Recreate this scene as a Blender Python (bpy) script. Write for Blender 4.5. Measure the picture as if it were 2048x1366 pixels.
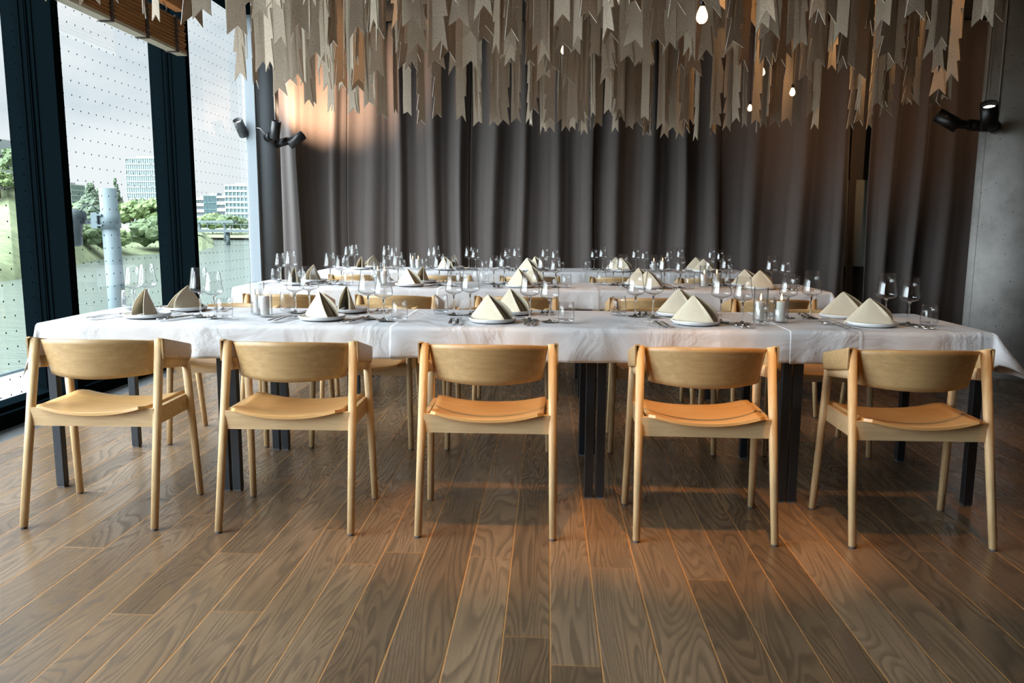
import bpy, bmesh, math, random
from mathutils import Vector, Matrix
random.seed(7)
R = math.radians
for o in list(bpy.data.objects):
    bpy.data.objects.remove(o)
sc = bpy.context.scene
C = sc.collection

# ------------------------------------------------------------------ camera
cam_d = bpy.data.cameras.new('camera')
cam_d.sensor_width = 36.0
cam_d.lens = 1592.9 / 2048 * 36
cam_d.clip_start = 0.05
cam_d.clip_end = 3000
cam = bpy.data.objects.new('camera', cam_d)
C.objects.link(cam)
RT = Vector((0.99893642, 0.0456564, 0.00644311))
UP = Vector((-0.0129471, 0.1436287, 0.98954695))
FW = Vector((-0.04425373, 0.98857791, -0.14406706))
m = Matrix((RT, UP, -FW)).transposed().to_4x4()
m.translation = Vector((0, 0, 1.17))
cam.matrix_world = m
sc.camera = cam

# ------------------------------------------------------------------ view
sc.view_settings.view_transform = 'Standard'
sc.view_settings.look = 'None'
sc.view_settings.gamma = 1
sc.view_settings.use_curve_mapping = False
sc.view_settings.exposure = 0.0
cy = sc.cycles
cy.max_bounces = 8
cy.diffuse_bounces = 3
cy.glossy_bounces = 4
cy.transmission_bounces = 8
cy.transparent_max_bounces = 24
cy.caustics_reflective = False
cy.caustics_refractive = False
cy.sample_clamp_indirect = 4.0
cy.use_denoising = True

# ------------------------------------------------------------------ world (overcast sky, brightest behind the left shoulder)
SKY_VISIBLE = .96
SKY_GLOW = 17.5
w = bpy.data.worlds.new('sky')
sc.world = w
w.use_nodes = True
nt = w.node_tree
nt.nodes.clear()
N = nt.nodes.new
out = N('ShaderNodeOutputWorld'); bg = N('ShaderNodeBackground')
tc = N('ShaderNodeTexCoord')
mp = N('ShaderNodeMapping'); mp.inputs['Scale'].default_value = (2.2, 2.2, 6.5)
nz = N('ShaderNodeTexNoise'); nz.inputs['Scale'].default_value = 1.3; nz.inputs['Detail'].default_value = 5; nz.inputs['Roughness'].default_value = .55
cr = N('ShaderNodeValToRGB')
cr.color_ramp.elements[0].position = .36; cr.color_ramp.elements[0].color = (.62, .74, .83, 1)
cr.color_ramp.elements[1].position = .60; cr.color_ramp.elements[1].color = (.98, 1.02, 1.06, 1)
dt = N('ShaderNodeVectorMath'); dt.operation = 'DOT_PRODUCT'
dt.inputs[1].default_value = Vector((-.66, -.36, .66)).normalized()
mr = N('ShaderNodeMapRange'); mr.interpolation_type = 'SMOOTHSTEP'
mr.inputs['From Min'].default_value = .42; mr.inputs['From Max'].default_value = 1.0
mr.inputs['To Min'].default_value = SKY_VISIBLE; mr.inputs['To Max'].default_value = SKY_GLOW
L = nt.links.new
L(tc.outputs['Generated'], mp.inputs['Vector']); L(mp.outputs[0], nz.inputs['Vector']); L(nz.outputs['Fac'], cr.inputs['Fac'])
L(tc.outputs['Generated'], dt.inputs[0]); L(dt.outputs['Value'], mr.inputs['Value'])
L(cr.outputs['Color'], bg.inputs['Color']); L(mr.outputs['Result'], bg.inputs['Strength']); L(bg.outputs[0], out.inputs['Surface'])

# ------------------------------------------------------------------ room lamps
WARM = (1.0, .51, .17)
def lamp(name, kind, loc, energy, color=WARM, size=R(60), blend=.6, rad=.04, aim=None):
    d = bpy.data.lights.new(name, kind)
    d.energy = energy; d.color = color
    if kind == 'SPOT':
        d.spot_size = size; d.spot_blend = blend
    if kind in ('SPOT', 'POINT'):
        d.shadow_soft_size = rad
    o = bpy.data.objects.new(name, d); C.objects.link(o); o.location = loc
    if aim is not None:
        o.rotation_euler = (Vector(aim) - Vector(loc)).to_track_quat('-Z', 'Y').to_euler()
    return o
for x, e in ((-1.0, 70), (-.28, 270), (.60, 350), (1.42, 110), (2.75, 170)):
    lamp('track_spot_beam', 'SPOT', (x, 2.32, 3.25), e, aim=(x + .03, 2.98, 0), size=R(25), blend=.75, rad=.02)
for x, e in ((-.9, 10), (.15, 28), (1.0, 42), (1.85, 46)):
    lamp('table_spot_beam', 'SPOT', (x, 2.30, 3.25), e, color=(1, .80, .62), aim=(x, 3.68, .75), size=R(30), blend=1.0, rad=.05)
for x, e in ((-.7, 50), (.9, 60), (2.2, 50)):
    lamp('track_spot_beam', 'SPOT', (x, 4.75, 3.30), e, aim=(x, 4.75, 0), size=R(80), blend=.7, rad=.035)
for x, e in ((-1.4, 12), (.4, 14), (2.2, 20)):
    lamp('track_spot_beam', 'SPOT', (x, 8.55, 3.30), e, aim=(x, 8.1, 0), size=R(80), blend=.8, rad=.035)
# lamp up in the felt above the right hand side
lamp('track_spot_beam', 'SPOT', (2.15, 5.6, 3.32), 55, color=(1, .60, .28), aim=(2.4, 8.0, 2.6), size=R(95), blend=.7)

# ------------------------------------------------------------------ materials
MAT = {}
def mat(name, base=(.8, .8, .8), rough=.5, metal=0.0, **kw):
    m_ = bpy.data.materials.new(name); m_.use_nodes = True
    b = m_.node_tree.nodes['Principled BSDF']
    b.inputs['Base Color'].default_value = (*base, 1)
    b.inputs['Roughness'].default_value = rough
    b.inputs['Metallic'].default_value = metal
    for k, v in kw.items():
        b.inputs[k.replace('_', ' ')].default_value = v
    MAT[name] = m_
    return m_
def nodes(m_):
    t = m_.node_tree
    return t, t.nodes['Principled BSDF'], t.nodes.new, t.links.new
def ramp(n, stops):
    e = n.color_ramp.elements
    while len(e) > 1: e.remove(e[0])
    e[0].position = stops[0][0]; e[0].color = (*stops[0][1], 1)
    for p_, c_ in stops[1:]:
        x = e.new(p_); x.color = (*c_, 1)
def math_n(new, op, a=None, b=None, c=None):
    n = new('ShaderNodeMath'); n.operation = op
    for i, v in enumerate((a, b, c)):
        if isinstance(v, (int, float)): n.inputs[i].default_value = v
    return n

def grain_mat(name, c0, c1, scale, rough=.42, bump=.15, c2=None):
    m_ = mat(name, rough=rough)
    t, b, new, link = nodes(m_)
    co = new('ShaderNodeTexCoord'); mpn = new('ShaderNodeMapping'); mpn.inputs['Scale'].default_value = scale
    oi = new('ShaderNodeObjectInfo'); ad = new('ShaderNodeVectorMath'); ad.operation = 'ADD'
    cx = new('ShaderNodeCombineXYZ'); mu = math_n(new, 'MULTIPLY', None, 37.0)
    link(oi.outputs['Random'], mu.inputs[0])
    for i in range(3): link(mu.outputs[0], cx.inputs[i])
    link(co.outputs['Object'], mpn.inputs[0]); link(mpn.outputs[0], ad.inputs[0]); link(cx.outputs[0], ad.inputs[1])
    n1 = new('ShaderNodeTexNoise'); n1.inputs['Scale'].default_value = 1.0; n1.inputs['Detail'].default_value = 6; n1.inputs['Roughness'].default_value = .65
    n1.inputs['Distortion'].default_value = .4
    link(ad.outputs[0], n1.inputs['Vector'])
    rp = new('ShaderNodeValToRGB')
    ramp(rp, [(.30, c1), (.5, tuple((a + d) / 2 for a, d in zip(c0, c1))), (.66, c0)])
    link(n1.outputs['Fac'], rp.inputs['Fac']); link(rp.outputs[0], b.inputs['Base Color'])
    bp = new('ShaderNodeBump'); bp.inputs['Strength'].default_value = bump; bp.inputs['Distance'].default_value = .002
    link(n1.outputs['Fac'], bp.inputs['Height']); link(bp.outputs[0], b.inputs['Normal'])
    return m_
OAK_A, OAK_B = (.50, .33, .155), (.385, .24, .105)
grain_mat('oak_across', OAK_A, OAK_B, (3.5, 60, 60))
grain_mat('oak_upright', (.66, .47, .26), (.53, .35, .17), (70, 70, 3.0), rough=.5)
grain_mat('oak_seat', (.66, .39, .155), (.55, .31, .115), (3.0, 55, 55), rough=.33)
grain_mat('oak_rail', (.64, .45, .25), (.50, .33, .17), (5, 60, 60), rough=.5)
mat('black_steel', (.012, .016, .022), .42)
mat('felt_glide', (.10, .10, .11), .9)
mat('mullion_paint', (.0025, .0052, .0068), .8, Specular_IOR_Level=0.0)
mat('lamp_black', (.008, .008, .009), .38)
mat('white_conduit', (.72, .72, .72), .4)
mat('candle_wax', (.93, .91, .87), .45, Subsurface_Weight=.25)
mat('wick', (.02, .02, .02), .9)
mat('silver', (.62, .62, .63), .17, 1.0)
mat('glazed_plate', (.74, .75, .76), .3)
mat('grille_metal', (.62, .64, .66), .32, 1.0)
mat('pale_concrete', (.34, .35, .36), .8)
mat('blind_tape', (.10, .075, .07), .9)
mat('blind_edge', (.52, .47, .36), .6)
mat('dark_ceiling', (.035, .033, .032), .9)
mat('room_wall', (.10, .095, .09), .85)
mat('grey_paint', (.13, .145, .16), .55)
mat('grey_frame', (.22, .25, .28), .6)
mat('galvanised', (.11, .15, .165), .6, .1)
mat('lamp_housing', (.035, .05, .055), .55, .2)
mat('white_render', (.34, .37, .385), .7)
mat('far_glass', (.10, .17, .195), .4)
mat('far_tower', (.20, .265, .29), .5)
mat('rooftop_dark', (.09, .105, .12), .7)
mat('bridge_deck', (.16, .20, .215), .7)
mat('slate_panel', (.12, .13, .115), .6)
mat('board_green', (.30, .32, .28), .7)
mat('gravel_path', (.27, .245, .23), .9)
mat('buoy_orange', (.9, .25, .05), .6)

# blind wood, thin warm slats
grain_mat('blind_wood', (.56, .29, .11), (.33, .15, .055), (40, 1.5, 220), rough=.5)

# white linen with faint weave, soft crumple
m_ = mat('white_linen', (.62, .62, .645), .8)
t, b, new, link = nodes(m_)
co = new('ShaderNodeTexCoord')
n1 = new('ShaderNodeTexNoise'); n1.inputs['Scale'].default_value = 3.4; n1.inputs['Detail'].default_value = 5; n1.inputs['Roughness'].default_value = .55; n1.inputs['Distortion'].default_value = 1.2
n2 = new('ShaderNodeTexNoise'); n2.inputs['Scale'].default_value = 700; n2.inputs['Detail'].default_value = 2
link(co.outputs['Object'], n1.inputs['Vector']); link(co.outputs['Object'], n2.inputs['Vector'])
bp = new('ShaderNodeBump'); bp.inputs['Strength'].default_value = .75; bp.inputs['Distance'].default_value = .03
bp2 = new('ShaderNodeBump'); bp2.inputs['Strength'].default_value = .15; bp2.inputs['Distance'].default_value = .001
link(n1.outputs['Fac'], bp.inputs['Height']); link(n2.outputs['Fac'], bp2.inputs['Height']); link(bp.outputs[0], bp2.inputs['Normal']); link(bp2.outputs[0], b.inputs['Normal'])

# beige napkin linen
m_ = mat('beige_linen', (.66, .57, .43), .9)
t, b, new, link = nodes(m_)
co = new('ShaderNodeTexCoord')
n2 = new('ShaderNodeTexNoise'); n2.inputs['Scale'].default_value = 500; n2.inputs['Detail'].default_value = 3
link(co.outputs['Object'], n2.inputs['Vector'])
rp = new('ShaderNodeValToRGB'); ramp(rp, [(.3, (.55, .475, .35)), (.7, (.67, .59, .455))]); link(n2.outputs['Fac'], rp.inputs['Fac']); link(rp.outputs[0], b.inputs['Base Color'])
bp = new('ShaderNodeBump'); bp.inputs['Strength'].default_value = .3; bp.inputs['Distance'].default_value = .001
link(n2.outputs['Fac'], bp.inputs['Height']); link(bp.outputs[0], b.inputs['Normal'])

# felt of the hanging ribbons
m_ = mat('felt', (.40, .34, .28), .95)
t, b, new, link = nodes(m_)
co = new('ShaderNodeTexCoord')
n2 = new('ShaderNodeTexNoise'); n2.inputs['Scale'].default_value = 160; n2.inputs['Detail'].default_value = 5; n2.inputs['Roughness'].default_value = .75
link(co.outputs['Object'], n2.inputs['Vector'])
rp = new('ShaderNodeValToRGB'); ramp(rp, [(.28, (.37, .29, .215)), (.5, (.57, .465, .36)), (.74, (.74, .63, .51))]); link(n2.outputs['Fac'], rp.inputs['Fac']); link(rp.outputs[0], b.inputs['Base Color'])
mat('felt_edge', (.92, .87, .78), .9)

# curtain wool
m_ = mat('curtain_wool', (.10, .09, .088), .95, Sheen_Weight=.25)
t, b, new, link = nodes(m_)
co = new('ShaderNodeTexCoord'); mpn = new('ShaderNodeMapping'); mpn.inputs['Scale'].default_value = (1, 1, .5)
n2 = new('ShaderNodeTexNoise'); n2.inputs['Scale'].default_value = 260; n2.inputs['Detail'].default_value = 4; n2.inputs['Roughness'].default_value = .7
link(co.outputs['Object'], mpn.inputs[0]); link(mpn.outputs[0], n2.inputs['Vector'])
rp = new('ShaderNodeValToRGB'); ramp(rp, [(.3, (.072, .059, .055)), (.7, (.126, .106, .099))]); link(n2.outputs['Fac'], rp.inputs['Fac']); link(rp.outputs[0], b.inputs['Base Color'])

# concrete of the right pillar
m_ = mat('concrete', (.33, .32, .31), .75)
t, b, new, link = nodes(m_)
co = new('ShaderNodeTexCoord')
n1 = new('ShaderNodeTexNoise'); n1.inputs['Scale'].default_value = 2.2; n1.inputs['Detail'].default_value = 8; n1.inputs['Roughness'].default_value = .7
n3 = new('ShaderNodeTexVoronoi'); n3.inputs['Scale'].default_value = 26
n4 = new('ShaderNodeTexNoise'); n4.inputs['Scale'].default_value = 9; n4.inputs['Detail'].default_value = 3
for n in (n1, n3, n4): link(co.outputs['Object'], n.inputs['Vector'])
rp = new('ShaderNodeValToRGB'); ramp(rp, [(.3, (.25, .24, .225)), (.5, (.41, .40, .385)), (.7, (.52, .51, .495))]); link(n1.outputs['Fac'], rp.inputs['Fac'])
lt = math_n(new, 'LESS_THAN', None, .11); link(n3.outputs['Distance'], lt.inputs[0])
gt = math_n(new, 'GREATER_THAN', None, .53); link(n4.outputs['Fac'], gt.inputs[0])
mm = math_n(new, 'MULTIPLY'); link(lt.outputs[0], mm.inputs[0]); link(gt.outputs[0], mm.inputs[1])
mx = new('ShaderNodeMix'); mx.data_type = 'RGBA'; mx.inputs['B'].default_value = (.045, .042, .04, 1)
link(mm.outputs[0], mx.inputs['Factor']); link(rp.outputs[0], mx.inputs['A']); link(mx.outputs['Result'], b.inputs['Base Color'])
bp = new('ShaderNodeBump'); bp.inputs['Strength'].default_value = .4; bp.inputs['Distance'].default_value = .01; bp.invert = True
link(mm.outputs[0], bp.inputs['Height']); link(bp.outputs[0], b.inputs['Normal'])

# plank floor: boards run along Y
m_ = mat('oak_floor', rough=.36, Specular_IOR_Level=1.0)
t, b, new, link = nodes(m_)
ge = new('ShaderNodeNewGeometry'); sp = new('ShaderNodeSeparateXYZ'); link(ge.outputs['Position'], sp.inputs[0])
def M(op, a=None, b_=None, c_=None):
    n = new('ShaderNodeMath'); n.operation = op
    for i, v in enumerate((a, b_, c_)):
        if v is None: continue
        if isinstance(v, (int, float)): n.inputs[i].default_value = v
        else: link(v, n.inputs[i])
    return n.outputs[0]
X, Y = sp.outputs['X'], sp.outputs['Y']
warp = M('MULTIPLY', M('SINE', M('MULTIPLY', X, 9.3)), .012)
u = M('DIVIDE', M('ADD', M('ADD', X, 10.043), warp), .148)
pid = M('FLOOR', u); fu = M('FRACT', u)
wn = new('ShaderNodeTexWhiteNoise'); wn.noise_dimensions = '1D'; link(pid, wn.inputs['W'])
v = M('DIVIDE', M('ADD', M('ADD', Y, 20.0), M('MULTIPLY', wn.outputs['Value'], 1.9)), 1.9)
jid = M('FLOOR', v); fv = M('FRACT', v)
wn2 = new('ShaderNodeTexWhiteNoise'); wn2.noise_dimensions = '2D'
cb = new('ShaderNodeCombineXYZ'); link(pid, cb.inputs[0]); link(jid, cb.inputs[1]); link(cb.outputs[0], wn2.inputs['Vector'])
rnd = wn2.outputs['Value']
# gaps
eu = M('MULTIPLY', M('MINIMUM', fu, M('SUBTRACT', 1.0, fu)), .148)
ev = M('MULTIPLY', M('MINIMUM', fv, M('SUBTRACT', 1.0, fv)), 1.9)
gu = new('ShaderNodeMapRange'); link(eu, gu.inputs['Value']); gu.inputs['From Min'].default_value = .0009; gu.inputs['From Max'].default_value = .0032
gv = new('ShaderNodeMapRange'); link(ev, gv.inputs['Value']); gv.inputs['From Min'].default_value = .0006; gv.inputs['From Max'].default_value = .0022
gap = M('MINIMUM', gu.outputs[0], gv.outputs[0])
# grain: warped growth rings, long along Y
off = M('MULTIPLY', rnd, 53.0)
gx = M('ADD', X, off); gy = M('MULTIPLY', Y, .13)
cv = new('ShaderNodeCombineXYZ'); link(gx, cv.inputs[0]); link(gy, cv.inputs[1]); link(off, cv.inputs[2])
nA = new('ShaderNodeTexNoise'); nA.inputs['Scale'].default_value = 5.2; nA.inputs['Detail'].default_value = 2.2; nA.inputs['Roughness'].default_value = .5; nA.inputs['Distortion'].default_value = .55
link(cv.outputs[0], nA.inputs['Vector'])
rings = M('FRACT', M('MULTIPLY', nA.outputs['Fac'], 30.0))
rr = new('ShaderNodeValToRGB'); ramp(rr, [(.0, (0, 0, 0)), (.10, (.08, .08, .08)), (.34, (.75, .75, .75)), (.86, (1, 1, 1)), (1.0, (.25, .25, .25))]); link(rings, rr.inputs['Fac'])
cv2 = new('ShaderNodeCombineXYZ'); link(M('MULTIPLY', gx, 1.0), cv2.inputs[0]); link(M('MULTIPLY', Y, .035), cv2.inputs[1]); link(off, cv2.inputs[2])
nB = new('ShaderNodeTexNoise'); nB.inputs['Scale'].default_value = 170; nB.inputs['Detail'].default_value = 3; link(cv2.outputs[0], nB.inputs['Vector'])
nC = new('ShaderNodeTexNoise'); nC.inputs['Scale'].default_value = 3.5; nC.inputs['Detail'].default_value = 4; link(cv.outputs[0], nC.inputs['Vector'])
base = new('ShaderNodeValToRGB'); ramp(base, [(.0, (.125, .078, .043)), (.35, (.160, .101, .057)), (.7, (.192, .123, .070)), (1, (.224, .147, .086))]); link(rnd, base.inputs['Fac'])
k = M('ADD', .56, M('MULTIPLY', rr.outputs[0], .46))
k = M('MULTIPLY', k, M('ADD', .62, M('MULTIPLY', nB.outputs['Fac'], .72)))
k = M('MULTIPLY', k, M('ADD', .62, M('MULTIPLY', nC.outputs['Fac'], .78)))
vm = new('ShaderNodeVectorMath'); vm.operation = 'SCALE'; link(base.outputs[0], vm.inputs[0]); link(k, vm.inputs['Scale'])
mx = new('ShaderNodeMix'); mx.data_type = 'RGBA'; mx.inputs['A'].default_value = (.42, .20, .065, 1)
link(gap, mx.inputs['Factor']); link(vm.outputs[0], mx.inputs['B']); link(mx.outputs['Result'], b.inputs['Base Color'])
rough = M('ADD', .24, M('MULTIPLY', M('SUBTRACT', 1.0, rr.outputs[0]), .16)); link(rough, b.inputs['Roughness'])
hgt = M('ADD', gap, M('MULTIPLY', rr.outputs[0], .10))
bp = new('ShaderNodeBump'); bp.inputs['Strength'].default_value = .35; bp.inputs['Distance'].default_value = .003
link(hgt, bp.inputs['Height']); link(bp.outputs[0], b.inputs['Normal'])

def thin_glass(name, tint_face, tint_edge, ior=1.45, rough=0.0, dots=False):
    m_ = bpy.data.materials.new(name); m_.use_nodes = True; MAT[name] = m_
    t = m_.node_tree; t.nodes.clear(); new = t.nodes.new; link = t.links.new
    o_ = new('ShaderNodeOutputMaterial'); tr = new('ShaderNodeBsdfTransparent'); gl = new('ShaderNodeBsdfGlossy'); gl.inputs['Roughness'].default_value = rough
    gl.inputs['Color'].default_value = (1, 1, 1, 1)
    lw = new('ShaderNodeLayerWeight'); lw.inputs['Blend'].default_value = .5
    rp = new('ShaderNodeValToRGB'); ramp(rp, [(.0, tint_face), (.55, tint_face), (.95, tint_edge)])
    link(lw.outputs['Facing'], rp.inputs['Fac']); link(rp.outputs[0], tr.inputs['Color'])
    pw = new('ShaderNodeMath'); pw.operation = 'POWER'; pw.inputs[1].default_value = 4.0; link(lw.outputs['Facing'], pw.inputs[0])
    fr = new('ShaderNodeMapRange'); fr.inputs['To Min'].default_value = ior; fr.inputs['To Max'].default_value = .55; link(pw.outputs[0], fr.inputs['Value'])
    mxs = new('ShaderNodeMixShader'); link(fr.outputs[0], mxs.inputs['Fac']); link(tr.outputs[0], mxs.inputs[1]); link(gl.outputs[0], mxs.inputs[2])
    last = mxs
    if dots:   # small black bird-protection dots printed on the pane, 100 mm grid
        ge = new('ShaderNodeNewGeometry'); sp = new('ShaderNodeSeparateXYZ'); link(ge.outputs['Position'], sp.inputs[0])
        def MM(op, a, b_=None):
            n = new('ShaderNodeMath'); n.operation = op
            for i, v_ in enumerate((a, b_)):
                if v_ is None: continue
                if isinstance(v_, (int, float)): n.inputs[i].default_value = v_
                else: link(v_, n.inputs[i])
            return n.outputs[0]
        def cell(s_): return MM('SUBTRACT', MM('FRACT', MM('DIVIDE', s_, .094)), .5)
        dy, dz = cell(sp.outputs['Y']), cell(sp.outputs['Z'])
        d = MM('SQRT', MM('ADD', MM('MULTIPLY', dy, dy), MM('MULTIPLY', dz, dz)))
        hit = MM('LESS_THAN', d, .062)
        df = new('ShaderNodeBsdfDiffuse'); df.inputs['Color'].default_value = (.03, .035, .04, 1)
        m2 = new('ShaderNodeMixShader'); link(hit, m2.inputs['Fac']); link(mxs.outputs[0], m2.inputs[1]); link(df.outputs[0], m2.inputs[2]); last = m2
    link(last.outputs[0], o_.inputs['Surface'])
    return m_
thin_glass('bowl_glass', (.988, .988, .988), (.66, .69, .72), .04)
thin_glass('cylinder_glass', (.97, .975, .975), (.55, .58, .60), .08)
thin_glass('tumbler_base', (.93, .94, .95), (.72, .75, .78), .16)
thin_glass('window_glass', (.97, 1.0, .985), (.88, .96, .945), .03, dots=True)
gm = mat('solid_glass', (.96, .98, .98), 0.0, Transmission_Weight=1.0, IOR=1.45)
def emit(name, col, s):
    m_ = bpy.data.materials.new(name); m_.use_nodes = True; MAT[name] = m_
    t = m_.node_tree; t.nodes.clear()
    e_ = t.nodes.new('ShaderNodeEmission'); e_.inputs['Color'].default_value = (*col, 1); e_.inputs['Strength'].default_value = s
    o_ = t.nodes.new('ShaderNodeOutputMaterial'); t.links.new(e_.outputs[0], o_.inputs['Surface'])
emit('flame', (1.0, .55, .22), 9.0)
emit('bulb_glow', (1.0, .62, .32), 5.0)
emit('lamp_lens', (1.0, .86, .70), 14.0)

# water with fine ripples
m_ = mat('lake_water', (.13, .16, .145), .12)
t, b, new, link = nodes(m_)
b.inputs['IOR'].default_value = 1.33
ge = new('ShaderNodeNewGeometry'); mpn = new('ShaderNodeMapping'); mpn.inputs['Scale'].default_value = (.5, 1.0, 1)
n1 = new('ShaderNodeTexNoise'); n1.inputs['Scale'].default_value = 1.1; n1.inputs['Detail'].default_value = 6; n1.inputs['Roughness'].default_value = .7
link(ge.outputs['Position'], mpn.inputs[0]); link(mpn.outputs[0], n1.inputs['Vector'])
bp = new('ShaderNodeBump'); bp.inputs['Strength'].default_value = .55; bp.inputs['Distance'].default_value = .25
link(n1.outputs['Fac'], bp.inputs['Height']); link(bp.outputs[0], b.inputs['Normal'])

def foliage(name, dark, lite, scale):
    m_ = mat(name, rough=.8)
    t, b, new, link = nodes(m_)
    ge = new('ShaderNodeNewGeometry')
    n1 = new('ShaderNodeTexNoise'); n1.inputs['Scale'].default_value = scale; n1.inputs['Detail'].default_value = 7; n1.inputs['Roughness'].default_value = .75
    link(ge.outputs['Position'], n1.inputs['Vector'])
    rp = new('ShaderNodeValToRGB'); ramp(rp, [(.34, dark), (.62, lite)]); link(n1.outputs['Fac'], rp.inputs['Fac']); link(rp.outputs[0], b.inputs['Base Color'])
foliage('bank_grass', (.13, .165, .09), (.25, .30, .16), 1.1)
foliage('leaf_mid', (.055, .095, .045), (.15, .21, .10), 2.6)
foliage('leaf_dark', (.055, .085, .06), (.14, .19, .125), 2.8)
foliage('leaf_lime', (.09, .14, .05), (.21, .29, .12), 2.6)
mat('bark', (.14, .10, .08), .9)

# ------------------------------------------------------------------ mesh helpers
def link_obj(name, me, mats, parent=None):
    o = bpy.data.objects.new(name, me); C.objects.link(o)
    if not me.materials:
        for m__ in (mats if isinstance(mats, (list, tuple)) else [mats]):
            me.materials.append(MAT[m__])
    if parent is not None: o.parent = parent
    return o
def obj(name, bm, mats, parent=None, smooth=False, bevel=0, loc=None):
    me = bpy.data.meshes.new(name)
    bmesh.ops.recalc_face_normals(bm, faces=bm.faces)
    if smooth:
        for f in bm.faces: f.smooth = True
    bm.to_mesh(me); bm.free()
    o = link_obj(name, me, mats, parent)
    if bevel:
        mo = o.modifiers.new('bevel', 'BEVEL'); mo.width = bevel; mo.segments = 2; mo.limit_method = 'ANGLE'
    if loc is not None: o.location = loc
    return o
def meta(o, label=None, cat=None, group=None, kind=None):
    if label: o['label'] = label
    if cat: o['category'] = cat
    if group: o['group'] = group
    if kind: o['kind'] = kind
    return o
def empty(name, loc=(0, 0, 0), rz=0.0):
    o = bpy.data.objects.new(name, None); o.empty_display_size = .05
    C.objects.link(o); o.location = loc; o.rotation_euler = (0, 0, rz)
    return o
KIDS = {}
def dup(src, loc, rz=None, label=None, group=None, cat=None):
    kids = [c for c in src.children]
    r_ = src.copy(); C.objects.link(r_); r_.location = loc
    if rz is not None: r_.rotation_euler = (0, 0, rz)
    meta(r_, label, cat, group)
    for ch in kids:
        c = ch.copy(); C.objects.link(c); c.parent = r_
        for g in ch.children:
            d = g.copy(); C.objects.link(d); d.parent = c
    return r_
def box(bm, x0, x1, y0, y1, z0, z1, mi=0):
    vs = [bm.verts.new((x, y, z)) for z in (z0, z1) for y in (y0, y1) for x in (x0, x1)]
    for q in ((0, 1, 3, 2), (4, 6, 7, 5), (0, 4, 5, 1), (2, 3, 7, 6), (0, 2, 6, 4), (1, 5, 7, 3)):
        f = bm.faces.new([vs[i] for i in q]); f.material_index = mi
def bar(bm, a, b_, wa, da, wb=None, db=None, n=8, p=3.0, mi=0, xdir=Vector((1, 0, 0))):
    """tapered bar with rounded (superellipse) section from a to b"""
    a, b_ = Vector(a), Vector(b_); wb = wb or wa; db = db or da
    d = (b_ - a).normalized(); ux = (xdir - d * xdir.dot(d)).normalized(); uy = d.cross(ux)
    rings_ = []
    for P, w_, d_ in ((a, wa, da), (b_, wb, db)):
        rg = []
        for i in range(n * 2):
            th = 2 * math.pi * (i + .5) / (n * 2); c, s = math.cos(th), math.sin(th)
            k_ = (abs(c) ** p + abs(s) ** p) ** (-1 / p)
            rg.append(bm.verts.new(P + ux * (c * k_ * w_ / 2) + uy * (s * k_ * d_ / 2)))
        rings_.append(rg)
    m2 = n * 2
    for i in range(m2):
        f = bm.faces.new((rings_[0][i], rings_[0][(i + 1) % m2], rings_[1][(i + 1) % m2], rings_[1][i])); f.material_index = mi; f.smooth = True
    f = bm.faces.new(rings_[0]); f.material_index = mi
    f = bm.faces.new(rings_[1]); f.material_index = mi
def lathe(bm, prof, n=24, mi=0, closed=False, smooth=True):
    rows = []
    for r_, z_ in prof:
        if r_ < 1e-6: rows.append([bm.verts.new((0, 0, z_))])
        else: rows.append([bm.verts.new((r_ * math.cos(2 * math.pi * i / n), r_ * math.sin(2 * math.pi * i / n), z_)) for i in range(n)])
    for a, b_ in zip(rows[:-1], rows[1:]):
        for i in range(n):
            j = (i + 1) % n
            if len(a) == 1: q = (a[0], b_[j], b_[i])
            elif len(b_) == 1: q = (a[i], a[j], b_[0])
            else: q = (a[i], a[j], b_[j], b_[i])
            f = bm.faces.new(q); f.material_index = mi; f.smooth = smooth
def tube(bm, pts, r_, n=8, mi=0):
    pts = [Vector(p) for p in pts]; rings_ = []
    for i, P in enumerate(pts):
        d = (pts[min(i + 1, len(pts) - 1)] - pts[max(i - 1, 0)]).normalized()
        ux = d.orthogonal().normalized() if i == 0 else (rx - d * rx.dot(d)).normalized()
        rx = ux; uy = d.cross(ux)
        rings_.append([bm.verts.new(P + ux * (r_ * math.cos(2 * math.pi * k_ / n)) + uy * (r_ * math.sin(2 * math.pi * k_ / n))) for k_ in range(n)])
    for a, b_ in zip(rings_[:-1], rings_[1:]):
        for k_ in range(n):
            f = bm.faces.new((a[k_], a[(k_ + 1) % n], b_[(k_ + 1) % n], b_[k_])); f.smooth = True; f.material_index = mi
    bm.faces.new(rings_[0]).material_index = mi; bm.faces.new(rings_[-1]).material_index = mi
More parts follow.
